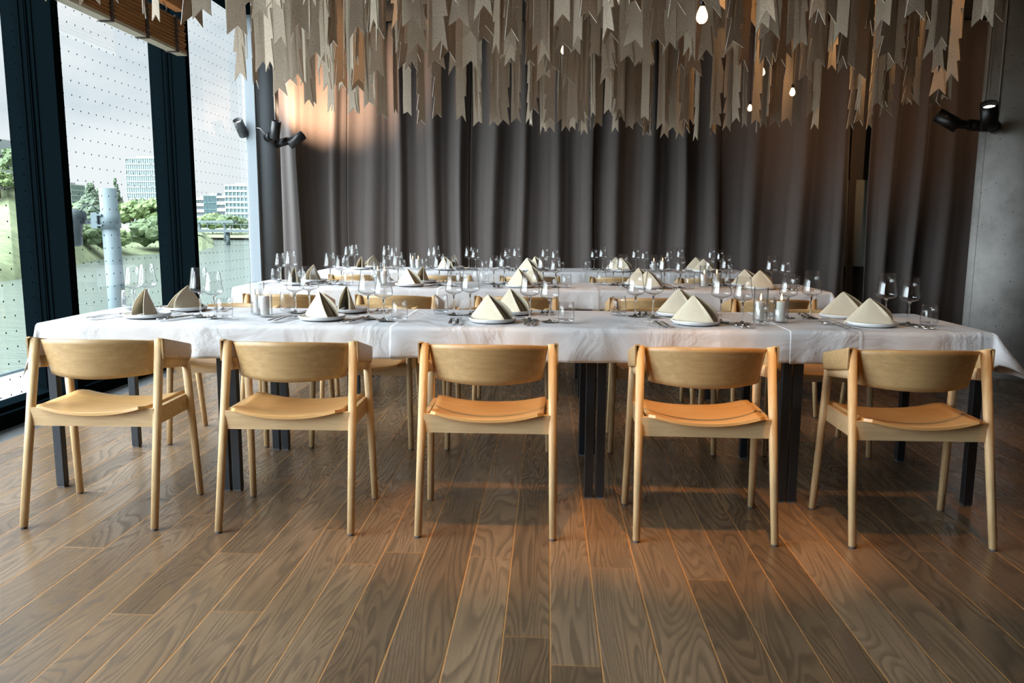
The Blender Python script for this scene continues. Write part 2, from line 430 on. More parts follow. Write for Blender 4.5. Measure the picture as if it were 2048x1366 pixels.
def grid_sheet(bm, P, nu, nv, thick=0.0, mi=0, smooth=True):
    """P(u,v)->Vector, makes a sheet; thickness along the surface normal gives it depth"""
    pts = [[Vector(P(i / nu, j / nv)) for j in range(nv + 1)] for i in range(nu + 1)]
    def nrm(i, j):
        a = pts[min(i + 1, nu)][j] - pts[max(i - 1, 0)][j]; b_ = pts[i][min(j + 1, nv)] - pts[i][max(j - 1, 0)]
        n_ = a.cross(b_)
        return n_.normalized() if n_.length > 1e-9 else Vector((0, 0, 1))
    A = [[bm.verts.new(pts[i][j]) for j in range(nv + 1)] for i in range(nu + 1)]
    if thick:
        B = [[bm.verts.new(pts[i][j] - nrm(i, j) * thick) for j in range(nv + 1)] for i in range(nu + 1)]
    for i in range(nu):
        for j in range(nv):
            f = bm.faces.new((A[i][j], A[i + 1][j], A[i + 1][j + 1], A[i][j + 1])); f.smooth = smooth; f.material_index = mi
            if thick:
                f = bm.faces.new((B[i][j], B[i][j + 1], B[i + 1][j + 1], B[i + 1][j])); f.smooth = smooth; f.material_index = mi
    if thick:
        for i in range(nu):
            bm.faces.new((A[i][0], B[i][0], B[i + 1][0], A[i + 1][0])).material_index = mi
            bm.faces.new((A[i][nv], A[i + 1][nv], B[i + 1][nv], B[i][nv])).material_index = mi
        for j in range(nv):
            bm.faces.new((A[0][j], A[0][j + 1], B[0][j + 1], B[0][j])).material_index = mi
            bm.faces.new((A[nu][j], B[nu][j], B[nu][j + 1], A[nu][j + 1])).material_index = mi
def bmn(): return bmesh.new()
def hash1(*a):
    return random.Random('|'.join(map(str, a))).random()

# ================================================================== SETTING
CEIL = 3.45
XW = -3.20      # glass plane
bm = bmn(); box(bm, -2.92, 6.2, -4.0, 9.75, -.12, 0); meta(obj('floor', bm, 'oak_floor'), kind='structure')
bm = bmn(); box(bm, -3.32, 6.2, -4.0, 9.75, CEIL, CEIL + .2); meta(obj('ceiling', bm, 'dark_ceiling'), kind='structure')
bm = bmn(); box(bm, -3.32, 6.2, 9.75, 9.95, -.12, CEIL + .2); meta(obj('wall_back', bm, 'room_wall'), kind='structure')
bm = bmn(); box(bm, 6.2, 6.4, -4.2, 9.95, -.12, CEIL + .2); meta(obj('wall_right', bm, 'room_wall'), kind='structure')
bm = bmn(); box(bm, -3.32, 6.2, -4.2, -4.0, -.12, CEIL + .2); meta(obj('wall_front', bm, 'room_wall'), kind='structure')
# unseen solid wall behind the camera, added to block daylight there
bm = bmn(); box(bm, -3.40, -3.085, -4.0, -.50, -.12, CEIL + .2); meta(obj('wall_daylight_block', bm, 'room_wall'), kind='structure')
# black sill kerb under the glazing
bm = bmn(); box(bm, -3.32, -3.085, -.5, 9.75, -.12, .085); box(bm, -3.26, -3.13, -.5, 9.75, .085, .115)
meta(obj('trim_1', bm, 'mullion_paint'), kind='structure')
bm = bmn(); box(bm, -3.32, -3.0, -.5, 9.75, 3.33, CEIL); meta(obj('trim_2', bm, 'mullion_paint'), kind='structure')
# convector grille in the floor along the glass
g = empty('floor_grille', (-3.002, 0, 0)); meta(g, 'long pale metal convector grille set in the floor along the windows', 'grille')
bm = bmn(); box(bm, -.083, .082, -3.9, 8.5, -.06, -.03); obj('grille_pan', bm, 'black_steel', g)
bm = bmn(); box(bm, -.083, -.076, -3.9, 8.5, -.03, -.001); box(bm, .075, .082, -3.9, 8.5, -.03, -.001); obj('grille_frame', bm, 'grille_metal', g)
bm = bmn()
yy = 2.6
while yy < 8.45:
    box(bm, -.076, .075, yy, yy + .009, -.028, -.002); yy += .019
o = obj('grille_slats', bm, 'grille_metal', g)
# window bays: panes + mullions
mull_y = [1.26, 3.07, 4.875, 6.675, 8.58]
for i in range(len(mull_y)):
    y = mull_y[i]
    bm = bmn()
    if i == 4:
        box(bm, -3.235, -3.13, y, y + .05, .0, CEIL)
        meta(obj('trim_%d' % (i + 3), bm, 'grey_frame'), kind='structure'); continue
    box(bm, -3.24, -3.0, y, y + .075, .0, CEIL)               # deep fin
    box(bm, -3.30, -3.16, y - .012, y + .087, .0, CEIL)        # profile steps beside the glass
    box(bm, -3.165, -3.150, y - .008, y + .083, .0, CEIL)
    box(bm, -3.135, -3.120, y - .006, y + .081, .0, CEIL)
    box(bm, -3.30, -3.19, y - .018, y + .093, .0, CEIL)
    ob = obj('trim_%d' % (i + 3), bm, 'mullion_paint'); meta(ob, kind='structure')
ends = [-.50] + mull_y + [9.75]  # last pane, hidden by the column, is added to daylight the first curtain fold
for i in range(len(ends) - 1):
    y0 = ends[i] + (.075 if i else 0); y1 = ends[i + 1]
    bm = bmn(); vs = [bm.verts.new(p) for p in ((XW - .02, y0, .10), (XW - .02, y1, .10), (XW - .02, y1, 3.34), (XW - .02, y0, 3.34))]
    bm.faces.new(vs); meta(obj('window_%d' % (i + 1), bm, 'window_glass'), kind='structure')

# left painted round column, with cables and spots
lc = empty('round_column', (-3.150, 8.83, 0)); meta(lc, 'dark grey painted round column at the window corner beside the curtain', 'column')
bm = bmn(); lathe(bm, [(0, 0), (.185, 0), (.185, CEIL), (0, CEIL)], 48)
obj('column_shaft', bm, 'grey_paint', lc)
# right fair-faced concrete column
rc = empty('concrete_column', (3.70, 6.60, 0)); meta(rc, 'thick round pale concrete pillar with pinholes at the right of the tables', 'column')
bm = bmn(); lathe(bm, [(0, 0), (.292, 0), (.292, CEIL), (0, CEIL)], 64)
obj('pillar_shaft', bm, 'concrete', rc)
bm = bmn()
a = math.atan2(-6.6, -3.7) - R(54)
box(bm, -.0015, .0015, -.0015, .0015, 0, CEIL)
ob = obj('formwork_seam', bm, 'slate_panel', rc); ob.location = (.292 * math.cos(a), .292 * math.sin(a), 0)

# ---------------------------------------------------------------- curtain panels
YC = 9.35
def curtain(x0, x1, seed, label, name='curtain_panel'):
    rnd_ = random.Random(seed)
    n = int((x1 - x0) / .014)
    # irregular pleats as a sum of smooth bumps
    folds = []
    x = x0
    while x < x1 + .1:
        wd = rnd_.uniform(.12, .27); folds.append((x, wd, rnd_.uniform(.05, .11))); x += wd
    ph = rnd_.uniform(0, 6)
    def depth(x_, z_):
        q = 0
        for i_, (fx, fw, fa) in enumerate(folds):
            t_ = (x_ - fx) / fw
            if 0 <= t_ < 1:
                q = fa * (math.sin(math.pi * t_) ** 1.5) * (1 if i_ % 2 else -.45)
                break
        if seed == 11 and x_ < -2.86:
            q = .19 * max(0, min(1, (x_ + 3.22) / .34)) ** .8 + .012 * math.sin(x_ * 40)
        sway = .012 * math.sin(x_ * 5.2 + z_ * 1.1 + ph)
        return q * (.82 + .1 * math.sin(z_ * 1.7 + x_ * 3)) + sway
    bm = bmn()
    nz_ = 9
    def P(u_, v_):
        x_ = x0 + (x1 - x0) * u_; z_ = .02 + (CEIL - .04) * v_
        return (x_ + .018 * math.sin(z_ * 1.4 + x_ * 4), YC - depth(x_ + .015 * math.sin(z_ * 1.1 + ph), z_), z_)
    grid_sheet(bm, P, n, nz_, thick=.004)
    ob_ = obj(name, bm, 'curtain_wool')
    meta(ob_, label, 'curtain', 'floor length wool curtain panels')
    return ob_
edges = [-3.19, -2.34, -.90, .52, 1.95, 3.38]
names = ['grey wool curtain panel next to the round column, brightly lit by the window',
         'dark wool curtain panel hanging second from the round column, behind the table ends',
         'dark wool curtain panel third from the round column, left of the picture centre',
         'dark wool curtain panel hanging just right of the picture centre',
         'dark wool curtain panel left of the narrow slit in the curtain wall']
for i in range(5): curtain(edges[i], edges[i + 1] - .004, 11 + i, names[i])
curtain(3.62, 5.30, 31, 'dark wool curtain panel between the slit and the concrete pillar')
curtain(3.47, 3.56, 35, 'very narrow dark curtain strip hanging in the slit').location.y = .16
bm = bmn(); box(bm, 3.30, 3.85, 9.60, 9.63, .72, 1.72)
meta(obj('grey_green_board', bm, 'board_green'), 'greyish green board showing in the slit between two curtains', 'board')

# ---------------------------------------------------------------- woven blind
bl = empty('folded_blind', (-2.93, 0, 2.50)); meta(bl, 'folded brown wooden slat blind pulled up under the window head', 'blind')
bm = bmn()
for k_ in range(26):
    zz = .012 + k_ * .0088
    dx = .006 * math.sin(k_ * 2.1) ; dy = .012 * math.sin(k_ * 1.3)
    box(bm, -.035 + dx, .035 + dx, 3.3, 6.46 + dy, zz, zz + .0065)
ob = obj('blind_slats', bm, 'blind_wood', bl)
bm = bmn(); box(bm, -.04, .04, 3.3, 6.47, -.012, .011); obj('bottom_rail', bm, 'blind_edge', bl)
for yb in (4.15, 4.75, 5.35, 5.82, 6.28):
    bm = bmn()
    for k_ in range(13):
        zz = -.015 + k_ * .0205
        box(bm, .036, .046 + .006 * (k_ % 2), yb, yb + .035 + .006 * math.sin(k_ * 2.2), zz, zz + .0215)
    box(bm, -.046, .046, yb, yb + .035, -.018, -.0115)
    obj('blind_tape', bm, 'blind_tape', bl)
bm = bmn(); box(bm, -.05, .03, 3.3, 6.5, .33, .45); obj('head_rail', bm, 'blind_wood', bl)
for yb in (5.5, 6.2):
    bm = bmn(); tube(bm, [(-.01, yb, .24), (.0, yb + .05, .29), (-.01, yb, .335)], .004, 6); obj('blind_cord', bm, 'blind_tape', bl)

# ================================================================== CHAIR
def make_chair():
    root = empty('armchair')
    FX, TX = .255, .245
    for s in (-1, 1):
        bm = bmn(); bar(bm, (s * FX, -.205, .006), (s * TX, -.055, .722), .027, .027, .033, .036, n=6)
        lg = obj('leg', bm, 'oak_upright', root)
        bm = bmn(); bar(bm, (s * FX, -.205, 0), (s * FX, -.205, .008), .022, .022, n=6); obj('glide', bm, 'felt_glide', lg)
        bm = bmn(); bar(bm, (s * (FX + .01), .205, .006), (s * (TX + .004), .155, .664), .027, .027, .032, .034, n=6)
        lg = obj('leg', bm, 'oak_upright', root)
        bm = bmn(); bar(bm, (s * (FX + .01), .205, 0), (s * (FX + .01), .205, .008), .022, .022, n=6); obj('glide', bm, 'felt_glide', lg)
    # rear rail, front rail
    for ya, yb, dz in ((-.128, -.106, 0), (.152, .174, -.006)):
        bm = bmn()
        cols = []
        for i in range(21):
            x_ = -.240 + .024 * i; zt_ = .437 + dz + .023 * min(1, abs(x_) / .215) ** 2.2
            cols.append([bm.verts.new(p) for p in ((x_, ya, .388), (x_, yb, .388), (x_, yb, zt_), (x_, ya, zt_))])
        for a_, b_ in zip(cols[:-1], cols[1:]):
            for q in range(4): bm.faces.new((a_[q], a_[(q + 1) % 4], b_[(q + 1) % 4], b_[q]))
        bm.faces.new(cols[0]); bm.faces.new(cols[-1])
        obj('seat_rail', bm, 'oak_rail', root)
    for s in (-1, 1):
        bm = bmn(); box(bm, s * .236 - .010, s * .236 + .010, -.105, .172, .390, .458); obj('seat_rail', bm, 'oak_rail', root, bevel=.002)
        bm = bmn(); bar(bm, (s * .243, -.05, .628), (s * .247, .150, .600), .024, .046, n=6, p=6); obj('arm_rail', bm, 'oak_rail', root)
    # moulded seat
    bm = bmn()
    def P(u_, v_):
        y = -.150 + .375 * v_
        hw = .213 + .012 * v_
        xx = (u_ * 2 - 1)
        # rounded corners
        e = max(0, abs(v_ * 2 - 1) - .86) / .14
        hw2 = hw - .022 * (1 - math.sqrt(max(0, 1 - e * e)))
        z = .447 + .026 * abs(xx) ** 2.2 - .008 * math.sin(math.pi * v_) - .016 * max(0, (v_ - .8) / .2) ** 2
        return (xx * hw2, y + .006 * (1 - xx * xx) * (1 if v_ > .5 else -1), z)
    grid_sheet(bm, P, 18, 18, thick=.011); obj('seat', bm, 'oak_seat', root)
    # bent backrest shell
    bm = bmn()
    def P(u_, v_):
        xx = u_ * 2 - 1
        hw = .209 + .021 * v_
        z = .576 + .005 * xx * xx + v_ * (.153 - .020 * abs(xx) ** 2.4) - .004 * (1 - xx * xx) * (1 - v_)
        e = max(0, abs(xx) - .93) / .07
        y = -.048 - .088 * (1 - abs(xx) ** 2.0) - .020 * (v_ - .5) + .01 * e
        return (xx * hw, y, z)
    grid_sheet(bm, P, 28, 8, thick=.009); obj('backrest', bm, 'oak_across', root)
    # armrests: veneer wrapped over each side frame
    for s in (-1, 1):
        bm = bmn()
        def P(u_, v_):
            y = -.078 + .256 * u_
            top = .728 - .058 * u_
            # v: 0 bottom of outer face .. .7 top edge .. 1 inner lip
            hgt = .082 - .012 * u_
            if v_ < .62:
                t_ = v_ / .62
                e = max(0, (u_ - .9) / .1) * max(0, 1 - t_ * 2)
                return (s * (.268 + .003 * u_), y - .012 * e, top - hgt * (1 - t_) + .012 * e)
            t_ = (v_ - .62) / .38
            th = t_ * math.pi / 2
            return (s * (.268 - .016 * t_), y, top + .003 * math.sin(th))
        grid_sheet(bm, P, 12, 12, thick=.006 * s); obj('armrest', bm, 'oak_across', root)
    return root
ch0 = make_chair()
SEATN = ['place nearest window', 'second place from window', 'middle place', 'second place from pillar', 'place nearest pillar']
TAB = ['front table', 'middle table', 'rear table']
SHIFT = [(0, 0), (.045, 2.04), (.045, 4.08)]
near_x = [-1.762, -.995, -.226, .600, 1.388]
far_x = [-1.738, -.972, -.250, .605, 1.389]
near_rot = [1.5, .8, .3, -.6, .6]
first = True
for ti in range(3):
    sx, sy = SHIFT[ti]
    for si in range(5):
        for side in (0, 1):
            jx = 0 if ti == 0 else (hash1('cx', ti, si, side) - .5) * .05
            jr = (near_rot[si] if side == 0 else (hash1('cr', ti, si, side) - .5) * 4) if ti == 0 else (hash1('cr', ti, si, side) - .5) * 5
            x = (near_x if side == 0 else far_x)[si] + sx + jx
            y = (3.065 if side == 0 else 4.242) + sy
            rz = R(jr) + (math.pi if side else 0)
            lab = 'light oak armchair, %s %s side, %s' % (TAB[ti], ('near', 'far')[side], SEATN[si])
            grp = 'light oak armchairs around the %s' % TAB[ti]
            if first:
                ch0.location = (x, y, 0); ch0.rotation_euler = (0, 0, rz); meta(ch0, lab, 'chair', grp); first = False
            else: dup(ch0, (x, y, 0), rz, lab, grp, 'chair')

# ================================================================== TABLES (black steel frames)
TX0, TX1, TY0, TY1, TZ = -2.185, 1.815, 3.325, 4.02, .735
joins = [-2.185, -1.385, .21, 1.03, 1.815]
def make_table(x0, x1, sx, sy, label, grp):
    root = empty('dining_table', ((x0 + x1) / 2 + sx, (TY0 + TY1) / 2 + sy, 0)); meta(root, label, 'table', grp)
    hw = (x1 - x0) / 2 - .002; hd = (TY1 - TY0) / 2
    bm = bmn(); box(bm, -hw, hw, -hd, hd, TZ - .022, TZ); obj('tabletop', bm, 'black_steel', root)
    bm = bmn()
    for s in (-1, 1):
        box(bm, -hw + .01, hw - .01, s * (hd - .03) - .012, s * (hd - .03) + .012, TZ - .065, TZ - .022)
        box(bm, s * (hw - .022) - .012, s * (hw - .022) + .012, -hd + .045, hd - .045, TZ - .065, TZ - .022)
    obj('frame', bm, 'black_steel', root)
    for a_ in (-1, 1):
        for b_ in (-1, 1):
            bm = bmn(); box(bm, a_ * (hw - .022) - .0185, a_ * (hw - .022) + .0185, b_ * (hd - .022) - .0185, b_ * (hd - .022) + .0185, .008, TZ - .022)
            lg = obj('leg', bm, 'black_steel', root, bevel=.002)
            bm = bmn(); box(bm, a_ * (hw - .022) - .016, a_ * (hw - .022) + .016, b_ * (hd - .022) - .016, b_ * (hd - .022) + .016, 0, .009); obj('foot_cap', bm, 'felt_glide', lg)
pos = ['at the window end', 'with the long top left of centre', 'right of centre', 'at the pillar end']
for ti in range(3):
    for k_ in range(4):
        make_table(joins[k_], joins[k_ + 1], *SHIFT[ti], 'black steel legged table %s of the %s row' % (pos[k_], TAB[ti].split()[0]), 'black tables pushed together in the %s row' % TAB[ti].split()[0])

# ---------------------------------------------------------------- tablecloths
def make_cloth(x0, x1, endL, endR, sx, sy, lift, seed, label, creases, drop=.150):
    rn = random.Random(seed)
    x0 += sx; x1 += sx; y0 = TY0 - .006 + sy; y1 = TY1 + .006 + sy; zt = TZ + .008 + lift
    p1, p2, p3 = 1.3 + sy, 4.1 + sy, 2.2 + sy
    dL = .20 if endL else 0; dR = .20 if endR else 0
    S = [x0 - dL + i * (x1 - x0 + dL + dR) / 170 for i in range(171)]
    rr_ = .014
    def fold(t_):     # arc length beyond an edge -> (outward, down)
        if t_ <= 0: return t_, 0.0
        if t_ < rr_ * 1.57:
            a_ = t_ / rr_; return rr_ * math.sin(a_), rr_ * (1 - math.cos(a_))
        return rr_ , rr_ + (t_ - rr_ * 1.57)
    T = [-drop + i * (drop) / 11 for i in range(11)] + [.0001 + i * (y1 - y0) / 24 for i in range(24)] + [(y1 - y0) + i * drop / 11 for i in range(0, 12)]
    bm = bmn(); V = []
    for s_ in S:
        col = []
        # pressed creases standing up a little
        cr_ = sum(.0030 * math.exp(-((s_ - c_) / .0035) ** 2) for c_ in creases)
        for t_ in T:
            ex = (x0 - s_) if s_ < x0 else (s_ - x1) if s_ > x1 else 0; sgx = -1 if s_ < x0 else 1
            ty = -t_ if t_ < 0 else (t_ - (y1 - y0)) if t_ > (y1 - y0) else 0; sgy = -1 if t_ < 0 else 1
            bx = min(max(s_, x0), x1); by = min(max(y0 + t_, y0), y1)
            if (endL and s_ < x0) or (endR and s_ > x1): pass
            else: ex = 0; bx = s_
            hyp = math.hypot(ex, ty)
            o_, d_ = fold(hyp)
            if hyp > 1e-6:
                ux, uy = sgx * ex / hyp, sgy * ty / hyp
            else: ux = uy = 0
            corner = 4 * ex * ty / (hyp * hyp) if hyp > 1e-6 else 0
            corner = max(0, min(1, corner * .5))
            flare = ((.10 if sgx > 0 else .03) if ex > 0 else .03) * d_ / .15 * (1 + 1.6 * corner) * .35
            wav = (.006 * math.sin(s_ * 9 + p1) + .005 * math.sin(s_ * 23 + p2) + .003 * math.sin(s_ * 51 + p3)) * (d_ / .15) if ex <= 0 else .012 * math.sin((y0 + t_) * 12 + p1) * d_ / .15
            ox = ux * (o_ + flare + wav * (1 if ex > 0 else 0)); oy = uy * (o_ + flare + wav + lift + cr_ * (1 if ty > 0 else 0))
            ztop = zt + (cr_ if hyp < 1e-6 else 0) + .0012 * math.sin(s_ * 7 + t_ * 9 + p1) * (0 if hyp > 0 else 1)
            zlow = .007 * math.sin(s_ * 3.1 + p2) * (d_ / .15)
            col.append(bm.verts.new((bx + ox, by + oy, ztop - d_ * (1 - (.16 if sgx > 0 else .04) * (1 if ex > 0 else .1)) + zlow)))
        V.append(col)
    for i in range(len(S) - 1):
        for j in range(len(T) - 1):
            f = bm.faces.new((V[i][j], V[i + 1][j], V[i + 1][j + 1], V[i][j + 1])); f.smooth = True
    ob_ = obj('tablecloth', bm, 'white_linen')
    so = ob_.modifiers.new('hem', 'SOLIDIFY'); so.thickness = .0016; so.offset = -1
    meta(ob_, label, 'tablecloth', 'white tablecloths laid end to end')
    return ob_
for ti in range(3):
    sx, sy = SHIFT[ti]; tn = TAB[ti]
    q = 0 if ti == 0 else (hash1('cl', ti) - .5) * .3
    make_cloth(TX0 - .008, -.60 + q, 1, 0, sx, sy, 0, 3 + ti, 'white tablecloth with draped corner over the window end of the %s' % tn, [-1.91, -1.114, -.749])
    make_cloth(-.665 + q, 1.045 + q, 0, 0, sx, sy, .0022, 13 + ti, 'white tablecloth covering the middle of the %s' % tn, [-.20, .064, .335, .716], drop=.145)
    make_cloth(1.0 + q, TX1 + .008, 0, 1, sx, sy, .0044, 23 + ti, 'white tablecloth with draped corner over the pillar end of the %s' % tn, [1.29, 1.767], drop=.152)
ZT = TZ + .0145     # where things stand

# ================================================================== TABLE SETTINGS
def make_wine(scale_bowl, height, label):
    root = empty('wine_glass')
    h = height; rb = .0448 * scale_bowl; hs = h * .475
    bm = bmn(); lathe(bm, [(0, .0), (.037, .0), (.038, .0012), (.030, .0022), (.012, .0045), (.0045, .010)], 28); lathe(bm, [(0, 0), (.004, 0.0)], 28)
    obj('foot', bm, 'solid_glass', root, smooth=True)
    bm = bmn(); lathe(bm, [(.0047, .0095), (.0038, .03), (.0036, hs * .75), (.0048, hs - .008), (.010, hs + .001), (0, hs + .004)], 14); obj('stem', bm, 'solid_glass', root, smooth=True)
    bm = bmn()
    k1 = hs + (h - hs) * .55
    outp = [(.008, hs), (rb * .45, hs + .003), (rb * .80, hs + .009), (rb * .95, hs + .014), (rb * .995, hs + .019), (rb, hs + .023), (rb * .985, hs + .029), (rb * .955, hs + .037), (rb * .86, k1), (rb * .715, h)]
    inn = [(rb * .715 - .001, h), (rb * .86 - .001, k1), (rb * .955 - .001, hs + .037), (rb * .985 - .001, hs + .029), (rb - .001, hs + .023), (rb * .995 - .0012, hs + .019), (rb * .945, hs + .0155), (rb * .79, hs + .0105), (rb * .44, hs + .005), (0, hs + .004)]
    lathe(bm, outp + inn, 40); obj('bowl', bm, 'bowl_glass', root, smooth=True)
    return root
def make_tumbler():
    bm = bmn()
    lathe(bm, [(0, .0), (.030, .0), (.0335, .003), (.0350, .012), (.0345, .015), (.025, .0115), (0, .010)], 32, mi=1)
    lathe(bm, [(.0352, .012), (.0360, .030), (.0345, .058), (.0305, .091), (.0295, .091), (.0334, .058), (.0348, .030), (.0342, .015)], 36, mi=0)
    return obj('water_tumbler', bm, ['bowl_glass', 'tumbler_base'], smooth=True)
def make_plate():
    bm = bmn()
    lathe(bm, [(0, 0), (.090, 0), (.0985, .003), (.1030, .009), (.1045, .0165), (.1030, .0175), (.099, .0150), (.095, .0090), (.088, .0062), (0, .0055)], 56)
    return obj('side_plate', bm, 'glazed_plate')
def make_fork():
    bm = bmn()
    def strip(pts, th=.0022):
        def P(u_, v_):
            i_ = u_ * (len(pts) - 1); k_ = min(int(i_), len(pts) - 2); f_ = i_ - k_
            y = pts[k_][0] * (1 - f_) + pts[k_ + 1][0] * f_; hw = pts[k_][1] * (1 - f_) + pts[k_ + 1][1] * f_; z = pts[k_][2] * (1 - f_) + pts[k_ + 1][2] * f_
            return ((v_ * 2 - 1) * hw, y, z)
        grid_sheet(bm, P, (len(pts) - 1) * 2, 2, thick=th)
    strip([(-.10, .007, .003), (-.095, .0095, .003), (-.05, .007, .006), (.01, .0035, .010), (.035, .0032, .007), (.045, .009, .0035), (.055, .0115, .003), (.062, .0118, .0035)])
    for k_ in range(4):
        x_ = -.0094 + k_ * .00627
        bar(bm, (x_, .060, .0028), (x_ * .98, .098, .0085), .0034, .002, .0018, .0014, n=3)
    return obj('fork', bm, 'silver')
def make_knife():
    bm = bmn()
    bar(bm, (0, -.108, .004), (0, -.055, .005), .010, .006, .013, .007, n=5)
    bar(bm, (0, -.055, .005), (0, .0, .0045), .013, .007, .009, .005, n=5)
    pts = [(0.0, .0045), (.02, .0085), (.07, .009), (.10, .006), (.112, .001)]
    for (ya, ha), (yb, hb) in zip(pts[:-1], pts[1:]):
        vs = [bm.verts.new(p) for p in ((-.005, ya, .004), (-.005 + ha * 2 - .001, ya, .0032), (-.005 + hb * 2 - .001, yb, .0032), (-.005, yb, .004), (-.005, ya, .0055), (-.005 + ha * 2 - .001, ya, .0038), (-.005 + hb * 2 - .001, yb, .0038), (-.005, yb, .0055))]
        for q in ((0, 3, 2, 1), (4, 5, 6, 7), (0, 1, 5, 4), (1, 2, 6, 5), (2, 3, 7, 6), (3, 0, 4, 7)): bm.faces.new([vs[i] for i in q])
    return obj('knife', bm, 'silver')
def make_spoon():
    bm = bmn()
    prof = [(-.085, .0065, .003), (-.08, .008, .003), (-.03, .005, .006), (.02, .0028, .009), (.038, .004, .006), (.048, .0115, .003), (.060, .0155, .001), (.074, .0150, .001), (.084, .0095, .003), (.089, .002, .005)]
    def P(u_, v_):
        i_ = u_ * (len(prof) - 1); k_ = min(int(i_), len(prof) - 2); f_ = i_ - k_
        y, hw, z = (prof[k_][q] * (1 - f_) + prof[k_ + 1][q] * f_ for q in range(3))
        xx = v_ * 2 - 1
        return (xx * hw, y, z + (.0045 * xx * xx if y > .04 else .0006 * xx * xx))
    grid_sheet(bm, P, 24, 6, thick=.0016)
    return obj('spoon', bm, 'silver', smooth=True)
def make_napkin(var):
    """folded napkin standing as a tent with one open pocket end (towards +x)"""
    rn = random.Random(var * 13 + 5)
    H = .120 + rn.uniform(-.008, .008); apx = (-.012 + rn.uniform(-.01, .01), 0.0)
    bm = bmn()
    # the big linen cone: base goes from the front lip, round the sharp left fold, to the back lip
    base = [(.092, -.034), (.080, -.044), (.040, -.044), (-.030, -.036), (-.082, -.020), (-.110, -.004), (-.110, .004), (-.080, .022), (-.030, .036), (.035, .042), (.080, .034), (.094, .016)]
    def bpt(u_):
        i_ = u_ * (len(base) - 1); k_ = min(int(i_), len(base) - 2); f_ = i_ - k_
        return tuple(base[k_][q] * (1 - f_) + base[k_ + 1][q] * f_ for q in range(2))
    def cone(sc_, zoff, bow, u0=0.0, u1=1.0, apz=1.0, ysc=1.0):
        def P(u_, v_):
            uu = u0 + (u1 - u0) * u_
            bx, by = bpt(uu); bx *= sc_; by *= sc_ * ysc
            x = bx * (1 - v_) + apx[0] * v_; y = by * (1 - v_) + apx[1] * v_
            z = H * apz * v_ ** .97 + zoff
            lip = max(0, 1 - uu / .10) if uu < .5 else max(0, (uu - .90) / .10)
            s_ = math.sin(math.pi * v_)
            x += (bow if uu > .5 else bow * .25) * s_ * lip; y += (-.014 if uu < .5 else .006) * s_ * lip * sc_
            return (x, y, z)
        grid_sheet(bm, P, 33, 12, thick=.0022)
    cone(1.0, .0, .036)
    cone(.80, .002, .008, .62, .97, .90, .55)
    ob_ = obj('napkin', bm, 'beige_linen')
    return ob_
def make_candle(h_):
    root = empty('pillar_candle')
    bm = bmn(); lathe(bm, [(0, 0), (.0195, 0), (.0200, .002), (.0200, h_ - .003), (.0185, h_), (.010, h_ - .002), (0, h_ - .004)], 32); obj('wax_body', bm, 'candle_wax', root, smooth=True)
    bm = bmn(); tube(bm, [(0, 0, h_ - .004), (.0003, 0, h_ + .004), (.001, .0, h_ + .008)], .0009, 5); obj('wick', bm, 'wick', root)
    bm = bmn(); lathe(bm, [(0, h_ + .003), (.0030, h_ + .006), (.0046, h_ + .012), (.0038, h_ + .020), (.0016, h_ + .029), (0, h_ + .036)], 12); obj('flame', bm, 'flame', root, smooth=True)
    return root
def make_cylinder(h_):
    bm = bmn(); lathe(bm, [(0, 0), (.0315, 0), (.0325, .002), (.0325, h_), (.0308, h_), (.0308, .006), (0, .005)], 36)
    return obj('candle_cylinder', bm, 'cylinder_glass', smooth=True)

proto = dict(large=make_wine(1.0, .222, ''), small=make_wine(.93, .205, ''), tumbler=make_tumbler(), plate=make_plate(), fork=make_fork(), knife=make_knife(), spoon=make_spoon())
naps = [make_napkin(i) for i in range(5)]
used = set()
def put(key, loc, rz, label, cat, group):
    src = proto[key] if isinstance(key, str) else key
    if id(src) not in used:
        used.add(id(src)); src.location = loc; src.rotation_euler = (0, 0, rz); meta(src, label, cat, group); return src
    return dup(src, loc, rz, label, group, cat)
nplate = [(-1.823, 3.530), (-1.013, 3.518), (-.243, 3.500), (.651, 3.505), (1.412, 3.520)]
fplate = [(-1.786, 3.835), (-.986, 3.845), (-.178, 3.835), (.627, 3.835), (1.399, 3.825)]
nlarge = [(-1.594, 3.575), (-.815, 3.575), (-.081, 3.58), (.773, 3.58), (1.512, 3.624)]
nsmall = [(-1.510, 3.533), (-.730, 3.505), (.009, 3.512), (.859, 3.541), (1.594, 3.577)]
ntumb = [(-1.446, 3.49), (-.655, 3.482), (.082, 3.49), (.933, 3.500), (1.661, 3.53)]
fsmall = [(-2.049, 3.851), (-1.215, 3.777), (-.444, 3.746), (.414, 3.771), (1.123, 3.772)]
flarge = [(-1.965, 3.826), (-1.146, 3.774), (-.365, 3.733), (.493, 3.738), (1.227, 3.762)]
ftumb = [(-2.10, 3.89), (-1.276, 3.836), (-.513, 3.792), (.339, 3.805), (1.05, 3.838)]
nrot = [-80, -34, -26, -22, -8]      # which way the open pocket looks
frot = [250, 282, 322, 338, 342]
